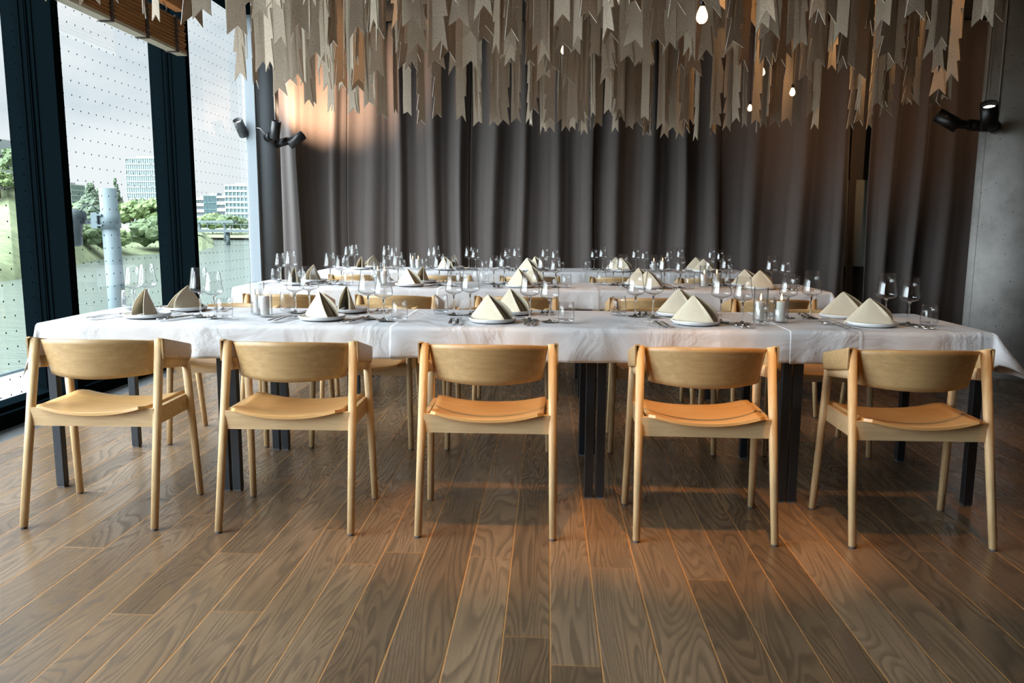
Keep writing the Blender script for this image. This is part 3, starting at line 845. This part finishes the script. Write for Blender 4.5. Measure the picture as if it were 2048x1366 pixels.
for ti in range(3):
    sx, sy = SHIFT[ti]; tn = TAB[ti]
    for si in range(5):
        for side in (0, 1):
            if ti == 0: j = lambda n_: 0.0
            else: j = lambda n_, ti=ti, si=si, side=side: (hash1(n_, ti, si, side) - .5)
            sd = ('near', 'far')[side]
            wh = '%s %s side, %s' % (tn, sd, SEATN[si])
            g_ = lambda n_: '%s laid on the %s' % (n_, tn)
            zl = ZT
            px, py = (nplate, fplate)[side][si]; px += sx + j('px') * .03; py += sy + j('py') * .015
            fl = math.pi if side else 0
            sg = -1 if side else 1
            put('plate', (px, py, zl), 0, 'round white side plate under the napkin, %s' % wh, 'plate', g_('plates'))
            nr = R((nrot, frot)[side][si] + j('nr') * 30)
            put(naps[(si + side * 2 + ti) % 5], (px - .004 * sg, py, zl + .0075), nr, 'beige folded tent napkin on its plate, %s' % wh, 'napkin', g_('napkins'))
            for k_, (ky, lab) in enumerate((('large', 'tall large wine glass'), ('small', 'smaller wine glass'))):
                gx_, gy_ = ((nlarge, nsmall), (flarge, fsmall))[side][k_][si]
                put(ky, (gx_ + sx + j(ky) * .03, gy_ + sy + j(ky + 'y') * .02, zl), hash1(ky, ti, si) * 3, '%s, %s' % (lab, wh), 'wine glass', g_(lab + 'es'))
            gx_, gy_ = (ntumb, ftumb)[side][si]
            put('tumbler', (gx_ + sx + j('t') * .02, gy_ + sy + j('ty') * .02, zl), 0, 'stemless water tumbler, %s' % wh, 'glass', g_('water tumblers'))
            # cutlery
            fr_ = R(((-8, -6, 3, 9, 14)[si] if not side else (8, 4, 2, -3, 6)[si]) + j('fr') * 8)
            if si == 0 and not side: fr_ = R(-22)
            if si == 1 and not side: fr_ = R(-14)
            yk = py - .035 * sg
            for k_ in range(2):
                xo = (-.150 - .030 * k_) * sg
                put('fork', (px + xo, yk + .006 * k_, zl), fl + fr_, '%s steel fork left of the plate, %s' % (('inner', 'outer')[k_], wh), 'fork', g_('forks'))
                kr = R((-20, -14, -2, 12, 16)[si] if not side else -6) + R(j('kr') * 6)
                xo = (.150 + .030 * k_) * sg
                put('knife', (px + xo, yk + .004 * k_, zl), fl + kr, '%s steel knife right of the plate, %s' % (('inner', 'outer')[k_], wh), 'knife', g_('knives'))
            put('spoon', (px + .055 * sg, py + .127 * sg, zl), fl + R(82 + j('s') * 8), 'dessert spoon above the plate, %s' % wh, 'spoon', g_('dessert spoons'))
# candles
caA, caB = make_candle(.082), make_candle(.088)
cyA, cyB = make_cylinder(.150), make_cylinder(.098)
spots = [(-1.372, 3.700, -1.302, 3.600), (.968, 3.660, 1.042, 3.596)]
for ti in range(3):
    sx, sy = SHIFT[ti]
    for k_, (xa, ya, xb, yb) in enumerate(spots):
        if ti == 1: xa += .09 ; xb += .09
        wh = 'between the first two places' if k_ == 0 else 'near the pillar end'
        if k_ == 0: wh = 'near the window end'
        for nm, cnd, cyl, x_, y_ in (('taller glass cylinder', caA, cyA, xa, ya), ('shorter glass cylinder', caB, cyB, xb, yb)):
            put(cnd, (x_ + sx, y_ + sy, ZT + .0055), 0, 'lit white candle in the %s on the %s, %s' % (nm, TAB[ti], wh), 'candle', 'lit candles')
            put(cyl, (x_ + sx, y_ + sy, ZT), 0, '%s round a candle on the %s, %s' % (nm, TAB[ti], wh), 'candle holder', 'glass candle cylinders')

# ================================================================== FELT RIBBONS
def ribbon_mesh(seed, length):
    """strip of stacked trapezoids, each wide at its foot; the two sides step at different heights"""
    rn = random.Random(seed)
    bm = bmn()
    th = .0022
    w_ = rn.uniform(.068, .090)
    def side(sgn, first):
        pts = []; a_ = 0.0; nxt = first
        lean = rn.uniform(-.006, .006)
        while a_ < length:
            b_ = min(length, a_ + nxt); nxt = rn.uniform(.115, .165)
            wide = w_ * rn.uniform(.47, .55); slim = w_ * rn.uniform(.20, .29)
            if b_ - a_ < .03: break
            pts += [(sgn * wide + lean, a_), (sgn * slim + lean, b_)]; a_ = b_
        pts[-1] = (pts[-1][0], length)
        return pts
    left = side(-1, rn.uniform(.10, .19)); right = side(1, rn.uniform(.10, .19))
    a0 = rn.uniform(.036, .055)
    low_r = rn.choice((0, 0, .012, -.018, .02))
    poly = [(left[0][0], 0.0), (rn.uniform(-.008, .008), a0), (right[0][0], low_r)] + right[1:] + left[::-1][:-1]
    cl = []
    for p_ in poly:
        if not cl or (abs(p_[0] - cl[-1][0]) + abs(p_[1] - cl[-1][1])) > 1e-4: cl.append(p_)
    bendk = rn.uniform(-.015, .015)
    A = [bm.verts.new((x_, -th + bendk * math.sin(z_ * 3), z_)) for x_, z_ in cl]; B = [bm.verts.new((x_, th + bendk * math.sin(z_ * 3), z_)) for x_, z_ in cl]
    bm.faces.new(A).material_index = 0; bm.faces.new(B[::-1]).material_index = 0
    for i in range(len(cl)):
        j_ = (i + 1) % len(cl)
        f = bm.faces.new((A[i], B[i], B[j_], A[j_])); f.material_index = 1
    bmesh.ops.triangulate(bm, faces=[f for f in bm.faces if len(f.verts) > 4])
    me = bpy.data.meshes.new('felt_ribbon'); bmesh.ops.recalc_face_normals(bm, faces=bm.faces); bm.to_mesh(me); bm.free()
    me.materials.append(MAT['felt']); me.materials.append(MAT['felt_edge'])
    return me
lens = [CEIL - z_ for z_ in (1.955, 1.98, 2.0, 2.01, 2.03, 2.05, 2.08)]
var = [(l_, ribbon_mesh(100 + i * 7 + k_, l_)) for i, l_ in enumerate(lens) for k_ in range(4)]
shortv = [(l_, ribbon_mesh(300 + i * 7 + k_, l_)) for i, l_ in enumerate((.62, .74, .86, .98, 1.08)) for k_ in range(3)]
poly = [(-2.35, 3.02), (-2.0, 3.35), (-1.50, 3.62), (-1.60, 4.1), (-1.80, 4.75), (-1.84, 5.4), (-1.70, 5.97), (-1.58, 6.40), (-1.23, 6.67), (-.85, 6.93), (-.43, 7.06), (0, 7.38), (.93, 7.62), (1.84, 7.62), (2.39, 6.8), (2.98, 6.59), (2.70, 5.5), (2.05, 4.2), (1.88, 3.02)]
def inside(x, y):
    r_ = False; n_ = len(poly)
    for i in range(n_):
        (xa, ya), (xb, yb) = poly[i], poly[(i + 1) % n_]
        if (ya > y) != (yb > y) and x < (xb - xa) * (y - ya) / (yb - ya) + xa: r_ = not r_
    return r_
rn = random.Random(99)
rib = []
y = 3.10; row = 0
while y < 7.7:
    x = -2.4 + (row % 2) * .10
    while x < 3.1:
        xx = x + rn.uniform(-.05, .05); yy = y + rn.uniform(-.05, .05)
        if inside(xx, yy):
            back = yy > 6.62
            hollow = 4.78 < yy <= 6.62 and -1.12 < xx < 2.25
            if hollow: keep = rn.random() < (.8 if xx < .9 else .62)
            elif back: keep = rn.random() < (1.0 if xx < 1.1 else .5)
            else: keep = rn.random() < (1.0 if xx < 2.0 or yy < 4.8 else .75)
            if keep:
                l_, me = rn.choice(shortv if hollow else var)
                ang = rn.choice((0, 0, 0, .15, .45, -.45, -.9, -1.15, 1.45, -.7, .6, -.3)) + rn.uniform(-.2, .2) + rn.choice((0, math.pi))
                rib.append((xx, yy, CEIL - l_, ang, me, row))
        x += .150 if y > 6.6 else .222
    y += .226; row += 1
print('RIBBONS', len(rib))
ORD = ['first', 'second', 'third', 'fourth', 'fifth', 'sixth', 'seventh', 'eighth', 'ninth', 'tenth', 'eleventh', 'twelfth', 'thirteenth', 'fourteenth', 'fifteenth', 'sixteenth', 'seventeenth', 'eighteenth', 'nineteenth', 'twentieth', 'twenty-first', 'twenty-second', 'twenty-third', 'twenty-fourth', 'twenty-fifth']
rows = sorted({r_[5] for r_ in rib})
for ri, rw in enumerate(rows):
    for ci, (xx, yy, zz, ang, me, _) in enumerate(sorted([r_ for r_ in rib if r_[5] == rw])):
        o = bpy.data.objects.new('felt_ribbon', me); C.objects.link(o); o.location = (xx, yy, zz - .002); o.rotation_euler = (0, 0, ang)
        meta(o, 'grey brown felt ribbon with swallowtail end, %s row from the front, %s from the left' % (ORD[ri], ORD[ci]), 'ribbon', 'felt ribbons hanging over the tables')

# ---------------------------------------------------------------- hanging bulbs
def make_bulb():
    root = empty('pendant_bulb')
    bm = bmn(); lathe(bm, [(0, -.034), (.010, -.032), (.018, -.024), (.0215, -.012), (.019, .002), (.0135, .016), (.009, .026), (0, .028)], 20); obj('bulb', bm, 'bulb_glow', root, smooth=True)
    bm = bmn(); lathe(bm, [(0, .026), (.0095, .026), (.010, .050), (.004, .056), (0, .057)], 16); obj('socket', bm, 'lamp_black', root)
    return root
bz = [(.553, 3.1, 1.944, 'largest, hanging at the front of the ribbons'), (.096, 6.4, 2.513, 'leftmost, half hidden among felt ribbons'), (1.717, 6.8, 2.421, 'beside a swallowtail end above the rear table'),
      (1.85, 6.4, 2.199, 'hanging clear in front of the dark curtain'), (1.822, 7.6, 2.251, 'smallest and lowest against the dark curtain'), (2.557, 6.4, 2.393, 'rightmost between two long ribbons'),
      (1.777, 4.8, 2.378, 'largest of the two at upper right'), (2.15, 6.0, 2.609, 'just below left of the upper right one')]
b0 = make_bulb()
for i, (x, y, z, lab) in enumerate(bz):
    o = b0 if i == 0 else dup(b0, (x, y, z), 0)
    if i == 0: o.location = (x, y, z)
    meta(o, 'glowing pear shaped bulb, ' + lab, 'light bulb', 'bulbs among the felt ribbons')
roots = [o for o in C.objects if o.name.startswith('pendant_bulb')]
for o in roots:
    bm = bmn(); tube(bm, [(0, 0, .055), (0, 0, CEIL - o.location.z)], .0018, 5)
    obj('cord', bm, 'lamp_black', o)

# ---------------------------------------------------------------- wall spots
def make_spot(loc, aim, foot, label, dia=.105, ln=.19, lit=True, pivot=.5):
    if loc[0] < 0:
        loc = (loc[0] - .035, loc[1] + .09, loc[2] + .01); foot = (foot[0] - .04, foot[1] + .11, foot[2] + .01)
    """loc: centre of the barrel, aim: direction of the opening, foot: point on the column"""
    root = empty('spotlight', loc); meta(root, label, 'spotlight', 'black cylinder spotlights on the columns')
    aim = Vector(aim).normalized(); r_ = dia / 2
    q = aim.to_track_quat('Z', 'Y').to_matrix().to_4x4()
    bm = bmn(); lathe(bm, [(0, -ln / 2), (r_ * .94, -ln / 2), (r_, -ln / 2 + .004), (r_, ln / 2), (r_ * .93, ln / 2), (r_ * .93, ln / 2 - .045), (0, ln / 2 - .046)], 32)
    bmesh.ops.transform(bm, matrix=q, verts=bm.verts); obj('lamp_barrel', bm, 'lamp_black', root)
    bm = bmn(); lathe(bm, [(0, ln / 2 - .044), (r_ * .82, ln / 2 - .044), (r_ * .82, ln / 2 - .040), (0, ln / 2 - .038)], 28)
    bmesh.ops.transform(bm, matrix=q, verts=bm.verts); obj('lens', bm, 'lamp_lens' if lit else 'silver', root)
    f_ = Vector(foot) - Vector(loc); d_ = f_.normalized()
    st = -aim * ln * .25
    bm = bmn(); tube(bm, [st, st + (f_ - st) * .60], r_ * .62, 16); obj('arm', bm, 'lamp_black', root)
    bm = bmn(); tube(bm, [st + (f_ - st) * .5, f_], r_ * .80, 24); obj('mount', bm, 'lamp_black', root)
    return root
# left column (axis -3.105, 8.72, r .175)
make_spot((-3.235, 8.44, 2.165), (-.14, -.80, .95), (-3.16, 8.555, 2.09), 'black spotlight tilted up on the window side of the round column')
make_spot((-2.885, 8.50, 2.15), (.26, -.25, 1.0), (-3.01, 8.575, 2.08), 'black spotlight pointing up beside the curtain edge, middle of three')
make_spot((-2.70, 8.62, 2.06), (-.62, -.30, -.55), (-2.94, 8.665, 2.02), 'small black spotlight pointing down, rightmost of three on the round column', lit=False)
# right column (axis 3.70, 6.60, r .292)
make_spot((3.262, 6.26, 2.00), (-.42, -.62, .95), (3.40, 6.42, 1.93), 'black spotlight with bright upturned opening on the concrete pillar', dia=.118, ln=.20)
make_spot((3.105, 6.56, 2.005), (-.80, .25, .52), (3.42, 6.60, 1.965), 'black spotlight sticking out left behind the concrete pillar', dia=.11, ln=.18)
lamp('spot_beam', 'SPOT', (-2.87, 8.66, 2.29), 300, color=(1, .64, .40), aim=(-2.55, 9.35, 2.75), size=R(110), blend=.9, rad=.03)
lamp('spot_beam', 'SPOT', (-3.29, 8.42, 2.29), 8, color=(1, .8, .6), aim=(-3.0, 7.6, 3.4), size=R(80), blend=.9, rad=.03)
lamp('spot_beam', 'SPOT', (2.98, 6.72, 2.12), 90, color=(1, .55, .28), aim=(3.4, 9.35, 2.9), size=R(85), blend=.9, rad=.03)
lamp('spot_beam', 'SPOT', (3.22, 6.20, 2.15), 10, color=(1, .75, .55), aim=(3.0, 5.6, 3.4), size=R(70), blend=.9, rad=.03)
# surface conduits
def conduit(pts, label, r_=.006):
    if pts[0][0] < 0: pts = [(p[0] - .045, p[1] + .09, p[2]) for p in pts]
    bm = bmn(); tube(bm, pts, r_, 8); o_ = obj('cable_conduit', bm, 'white_conduit'); meta(o_, label, 'conduit'); return o_
conduit([(-3.240, 8.585, CEIL), (-3.240, 8.585, 2.25), (-3.225, 8.50, 2.15)], 'white conduit running up the round column from the window side spotlight')
conduit([(-3.205, 8.56, 2.06), (-3.20, 8.545, 1.96), (-3.225, 8.575, 1.85), (-3.225, 8.575, 0.0)], 'white conduit running down the round column to the floor')
conduit([(-2.93, 8.66, CEIL), (-2.93, 8.66, 2.13)], 'white conduit running up the curtain side of the round column')
conduit([(-3.19, 8.53, 2.13), (-3.12, 8.50, 2.19), (-3.05, 8.52, 2.18), (-2.99, 8.56, 2.10)], 'short white cable arching between two spotlights on the round column')
conduit([(3.43, 6.464, CEIL), (3.43, 6.464, 2.02)], 'white conduit down the face of the concrete pillar')
conduit([(3.395, 6.60, CEIL), (3.395, 6.60, 2.02)], 'white conduit on the left edge of the concrete pillar')

# ================================================================== OUTSIDE
WZ = -2.6
bm = bmn(); box(bm, -900, -4.3, -200, 1500, WZ - .5, WZ); meta(obj('lake', bm, 'lake_water'), 'grey green lake water outside the windows', 'water', None, 'stuff')
bm = bmn(); box(bm, -4.0, -3.33, -.45, 30, -1.5, .045); meta(obj('outer_ledge', bm, 'pale_concrete'), 'pale concrete ledge running outside below the panes', 'ledge')
bm = bmn(); box(bm, -6.3, -3.45, -6, 40, WZ, -1.5); meta(obj('quay', bm, 'pale_concrete'), 'concrete quay walkway below the windows', 'quay')
rl = empty('quay_railing', (-6.0, 0, -1.5)); meta(rl, 'thin grey metal railing on the quay outside', 'railing')
bm = bmn(); tube(bm, [(0, 2, 1.0), (0, 20, 1.0)], .02, 8); obj('top_rail', bm, 'galvanised', rl)
bm = bmn(); tube(bm, [(0, 2, .78), (0, 20, .78)], .012, 8); obj('lower_rail', bm, 'galvanised', rl)
for y in (7.2, 7.8, 8.4, 8.95, 9.5, 10.6, 11.8, 13.0):
    bm = bmn(); box(bm, -.02, .02, y - .02, y + .02, 0, 1.0); obj('post', bm, 'galvanised', rl)
# steel pole with clamp and floodlight
pl = empty('steel_pole', (-5.58, 10.0, -1.5)); meta(pl, 'grey steel pole with clamp standing in the water outside the second pane', 'pole')
bm = bmn(); tube(bm, [(.06, 0, 0), (-.0, 0, 3.1)], .105, 32); obj('pole_shaft', bm, 'galvanised', pl)
bm = bmn(); tube(bm, [(.01, 0, 2.60), (.0, 0, 2.80)], .125, 32); box(bm, -.17, -.09, -.13, .02, 2.60, 2.80)
for z in (2.63, 2.76):
    box(bm, -.10, -.02, -.150, -.11, z, z + .02)
obj('clamp', bm, 'galvanised', pl)
fl = empty('floodlight', (-5.96, 9.95, 1.15)); meta(fl, 'grey outdoor floodlight on a bracket beside the steel pole', 'floodlight')
bm = bmn(); box(bm, -.15, .22, -.02, .02, 0, .06); obj('bracket', bm, 'lamp_housing', fl)
bm = bmn(); lathe(bm, [(0, .20), (.13, .17), (.15, .06), (.11, .02), (.10, -.10), (.12, -.24), (.09, -.27), (0, -.27)], 20)
bmesh.ops.transform(bm, matrix=Matrix.Translation((-.06, 0, 0)) @ Matrix.Rotation(R(8), 4, 'Y'), verts=bm.verts); obj('lamp_head', bm, 'lamp_housing', fl)
bm = bmn(); tube(bm, [(.06, -.05, .15), (.13, -.05, .24), (.22, -.05, .24), (.29, -.02, .17)], .008, 6); obj('power_cable', bm, 'lamp_housing', fl)

def TT(t_): return -(.9886 * (-t_ - .015) + .0457) / (.9989 - .0443 * (-t_ - .015))
# far bank as one terrain sheet: direction (tan), shore distance, crest distance and crest height
bank = [(-.90, 40, 62, 4.5), (-.78, 44, 66, 4.6), (-.70, 47, 68, 4.4), (-.665, 50, 70, 4.2), (-.645, 52, 72, 5.2), (-.62, 55, 76, 5.4), (-.59, 60, 84, 4.2), (-.56, 72, 96, 1.2), (-.53, 85, 112, .2), (-.50, 92, 125, -.2), (-.47, 96, 130, -.3), (-.44, 99, 140, -.4), (-.42, 104, 142, -.5), (-.405, 112, 148, -.8), (-.400, 118, 140, -1.6), (-.391, 124, 134, -2.5)]
def terr(u_, v_):
    i_ = u_ * (len(bank) - 1); k_ = min(int(i_), len(bank) - 2); f_ = i_ - k_
    f_ = f_ * f_ * (3 - 2 * f_)
    t_, d0, d1, hz = (bank[k_][q] * (1 - f_) + bank[k_ + 1][q] * f_ for q in range(4))
    t_ = TT(t_)
    if v_ < .72:
        s_ = v_ / .72; d = d0 - 1 + (d1 - d0 + 1) * s_; z = WZ - .2 + (hz - WZ + .2) * (s_ ** .8)
        z += .35 * math.sin(d * .9 + t_ * 60) * s_ * (1 - s_)
    else:
        s_ = (v_ - .72) / .28; d = d1 + (380 - d1) * s_ ** 2; z = hz + (-.6 - hz) * min(1, s_ * 1.6) if hz > -.6 else hz
    return (t_ * d, d, z)
bm = bmn(); grid_sheet(bm, terr, 120, 40, thick=0)
meta(obj('grassy_bank', bm, 'bank_grass'), 'green grassy bank rising across the water', 'hill', None, 'structure')
bm = bmn()
grid_sheet(bm, lambda u_, v_: (-900 + 1300 * u_, 185 + 500 * v_, WZ + .5 + 1.6 * min(1, v_ * 10)), 40, 12)
meta(obj('far_shore', bm, 'bank_grass'), 'low far shore behind the bridges', 'shore', None, 'structure')
bm = bmn()
def pathP(u_, v_):
    d = 62 + 14 * u_; t_ = TT(-.700 + .075 * u_); z = 3.5 + 1.75 * u_
    return (t_ * d + v_ * 1.2, d + v_ * 2.2, z + .2)
grid_sheet(bm, pathP, 10, 2, thick=.3); meta(obj('hill_path', bm, 'gravel_path'), 'pale path climbing the grassy hill at far left', 'path')
# trees
def make_tree(t_, d, zb, hgt, rad, leafm, label, seed, kind='round', shrub=False):
    rn_ = random.Random(seed); t_ = TT(t_)
    root = empty('shrub' if shrub else 'tree', (t_ * d, d, zb)); meta(root, label, 'shrub' if shrub else 'tree', 'trees and shrubs on the far bank')
    bm = bmn()
    nb = 70
    for i in range(nb):
        if kind == 'pine':
            f_ = i / nb; rr2 = rad * (1.05 - f_) * .9; a_ = rn_.uniform(0, 6.28)
            c = Vector((math.cos(a_) * rr2 * .6, math.sin(a_) * rr2 * .6, hgt * (.25 + .75 * f_))); r2 = max(.12 * rad, rr2 * .45)
        else:
            a_ = rn_.uniform(0, 6.28); e_ = rn_.uniform(-.5, 1.0); q_ = rad * rn_.uniform(.40, .88)
            c = Vector((math.cos(a_) * q_ * math.sqrt(max(0, 1 - e_ * e_)), math.sin(a_) * q_ * math.sqrt(max(0, 1 - e_ * e_)), (hgt * (.5 if shrub else .62)) + e_ * hgt * (.42 if shrub else .32)))
            r2 = rad * rn_.uniform(.12, .27)
        ret = bmesh.ops.create_icosphere(bm, subdivisions=2, radius=1)
        for v__ in ret['verts']:
            n_ = v__.co.copy(); k_ = r2 * (1 + rn_.uniform(-.34, .34))
            v__.co = c + Vector((n_.x * k_, n_.y * k_, n_.z * k_ * .8))
    obj('foliage', bm, leafm, root)
    if not shrub:
        bm = bmn(); tube(bm, [(0, 0, -.5), (0, 0, hgt * .35), (rad * .1, 0, hgt * .7)], hgt * .018 + .04, 7)
        for k_ in range(4):
            a_ = k_ * 1.7; tube(bm, [(0, 0, hgt * .3), (math.cos(a_) * rad * .5, math.sin(a_) * rad * .5, hgt * .6)], hgt * .008 + .02, 5)
        obj('trunk', bm, 'bark', root)
TR = [(-.6280, 74, 4.5, 3.6, 1.75, 'leaf_mid', 'round', 'tree standing alone on the crest of the grassy hill'),
      (-.6550, 66, 3.2, 2.2, 1.3, 'leaf_lime', 'round', 'bright green tree at the far left edge on the hill'),
      (-.5417, 95, .2, 5.6, 2.4, 'leaf_dark', 'pine', 'dark conifer left of the steel pole'),
      (-.5510, 112, -.4, 4.6, 3.0, 'leaf_mid', 'round', 'broad tree behind the floodlight'),
      (-.5310, 104, -.2, 5.8, 1.9, 'leaf_dark', 'pine', 'conifer just left of the steel pole'),
      (-.5097, 122, -.4, 8.4, 1.7, 'leaf_dark', 'pine', 'tallest conifer right of the steel pole'),
      (-.5165, 126, -.4, 4.8, 2.6, 'leaf_mid', 'round', 'tree between the steel pole and the tallest conifer'),
      (-.4915, 114, -.4, 4.6, 2.7, 'leaf_lime', 'round', 'bright tree just right of the steel pole'),
      (-.4760, 124, -.4, 5.2, 3.1, 'leaf_mid', 'round', 'broad tree below the glass tower'),
      (-.4600, 116, -.4, 5.0, 2.8, 'leaf_lime', 'round', 'bright green tree beside the second window post'),
      (-.4475, 132, -.4, 5.2, 3.0, 'leaf_mid', 'round', 'tree half hidden by the second window post'),
      (-.3910, 205, -1.4, 4.6, 5.0, 'leaf_lime', 'round', 'wide lime green tree in front of the offices'),
      (-.3680, 200, -1.4, 4.6, 3.2, 'leaf_mid', 'round', 'green tree at the right end of the bridge'),
      (-.3565, 208, -1.4, 4.0, 3.0, 'leaf_mid', 'round', 'green tree at the far right below the white apartments')]
for i, (t_, d, zb, h_, r_, lm, kd, lab) in enumerate(TR): make_tree(t_, d, zb, h_, r_, lm, lab, 500 + i, kd)
SH = [(-.459, 101, -2.0, 3.6, 4.3, 'leaf_mid', 'large round shrub at the waterline beside the second window post'),
      (-.620, 66, -1.8, 2.6, 2.6, 'leaf_mid', 'shrub at the foot of the grassy hill'),
      (-.548, 84, -1.4, 2.4, 3.0, 'leaf_mid', 'low shrub on the bank left of the pole'),
      (-.523, 92, -1.6, 2.0, 2.6, 'leaf_lime', 'low shrub on the bank right behind the pole')]
for i, (t_, d, zb, h_, r_, lm, lab) in enumerate(SH): make_tree(t_, d, zb, h_, r_, lm, lab, 700 + i, shrub=True)
# buildings
def building(name, label, t0, t1, d, z0, z1, wall, glass, floors, bays, depth=18, fins=True, solid=.35):
    x0, x1 = TT(t0) * d, TT(t1) * d
    root = empty(name, ((x0 + x1) / 2, d, z0)); meta(root, label, 'building', 'buildings across the water')
    hw = (x1 - x0) / 2; H = z1 - z0
    bm = bmn(); box(bm, -hw, hw, 0, depth, 0, H); obj('wall', bm, glass, root)
    bm = bmn(); fh = H / floors
    for k_ in range(floors + 1):
        box(bm, -hw - .2, hw + .2, -.35, depth + .2, max(0, k_ * fh - fh * solid / 2), min(H + .3, k_ * fh + fh * solid / 2))
    obj('floor_bands', bm, wall, root)
    if fins:
        bm = bmn()
        for k_ in range(bays + 1):
            x_ = -hw + 2 * hw * k_ / bays; box(bm, x_ - .12, x_ + .12, -.28, 0, 0, H)
            y_ = depth * k_ / bays; box(bm, hw, hw + .28, y_ - .12, y_ + .12, 0, H)
        obj('mullions', bm, wall, root)
    bm = bmn(); box(bm, -hw * .6, hw * .5, depth * .2, depth * .7, H, H + fh * .5); obj('roof_plant', bm, 'white_render', root)
    return root
building('glass_tower', 'pale glass office tower rising above the trees', -.4955, -.4525, 420, -1, 35, 'white_render', 'far_tower', 12, 16, 22, solid=.16)
building('glass_tower', 'lower glass wing beside the pale office tower', -.4520, -.4385, 446, -1, 33, 'white_render', 'far_tower', 11, 5, 22, solid=.16)
building('office_block', 'low white podium building under the glass tower', -.487, -.436, 390, -1, 12, 'white_render', 'rooftop_dark', 5, 12, 15, fins=False, solid=.5)
building('office_block', 'small blue glass block behind the conifer at left', -.590, -.566, 520, -1, 26, 'white_render', 'far_glass', 8, 8, 16, solid=.2)
building('office_block', 'white banded office left of the blue glass facade', -.4115, -.4007, 300, -1, 10.5, 'white_render', 'rooftop_dark', 5, 8, 16, fins=False, solid=.5)
building('glass_office', 'blue glass office facade in the middle of the last pane', -.4003, -.3842, 300, -1, 11.5, 'far_glass', 'far_glass', 5, 10, 16, solid=.1)
building('office_block', 'white banded office between glass facade and apartments', -.3838, -.3737, 300, -1, 11.3, 'white_render', 'rooftop_dark', 5, 4, 16, fins=False, solid=.5)
building('apartment_block', 'tall white apartment block with green glass balconies', -.3732, -.33, 280, -1, 14.5, 'white_render', 'far_glass', 8, 9, 16, solid=.36)
building('apartment_block', 'grey roofed house beyond the hill at far left', -.70, -.655, 150, 2, 15, 'white_render', 'rooftop_dark', 3, 6, 12, fins=False, solid=.5)
def bridge(label, d, t0, t1, z, th, piers):
    t0, t1 = TT(t0), TT(t1); piers = [TT(p_) for p_ in piers]
    root = empty('footbridge', (t0 * d, d, WZ)); meta(root, label, 'bridge', 'footbridges over the water')
    Lx = (t1 - t0) * d
    bm = bmn(); box(bm, 0, Lx, 0, 3, z - WZ, z - WZ + th); obj('deck', bm, 'bridge_deck', root)
    bm = bmn(); box(bm, 0, Lx, 0, .06, z - WZ + th + .9, z - WZ + th + 1.0)
    n_ = int(Lx / 1.5)
    for k_ in range(n_): box(bm, k_ * 1.5, k_ * 1.5 + .08, 0, .06, z - WZ + th, z - WZ + th + .95)
    obj('handrail', bm, 'bridge_deck', root)
    for p_ in piers:
        bm = bmn(); x_ = (p_ - t0) * d; tube(bm, [(x_, 1, 0), (x_, 1, z - WZ)], .35, 12); obj('pier', bm, 'bridge_deck', root)
bridge('farther grey footbridge in front of the offices', 172, -.44, -.365, 1.3, .55, (-.41, -.378))
bridge('nearer low footbridge on a single pier', 140, -.45, -.30, -.35, .5, (-.375, -.32))
bm = bmn(); lathe(bm, [(0, -.16), (.11, -.1), (.15, 0), (.1, .12), (0, .17)], 14)
meta(obj('buoy', bm, 'buoy_orange', loc=(TT(-.668) * 50.5, 50.5, -1.6)), 'small orange marker at the foot of the hill, at far left', 'marker')
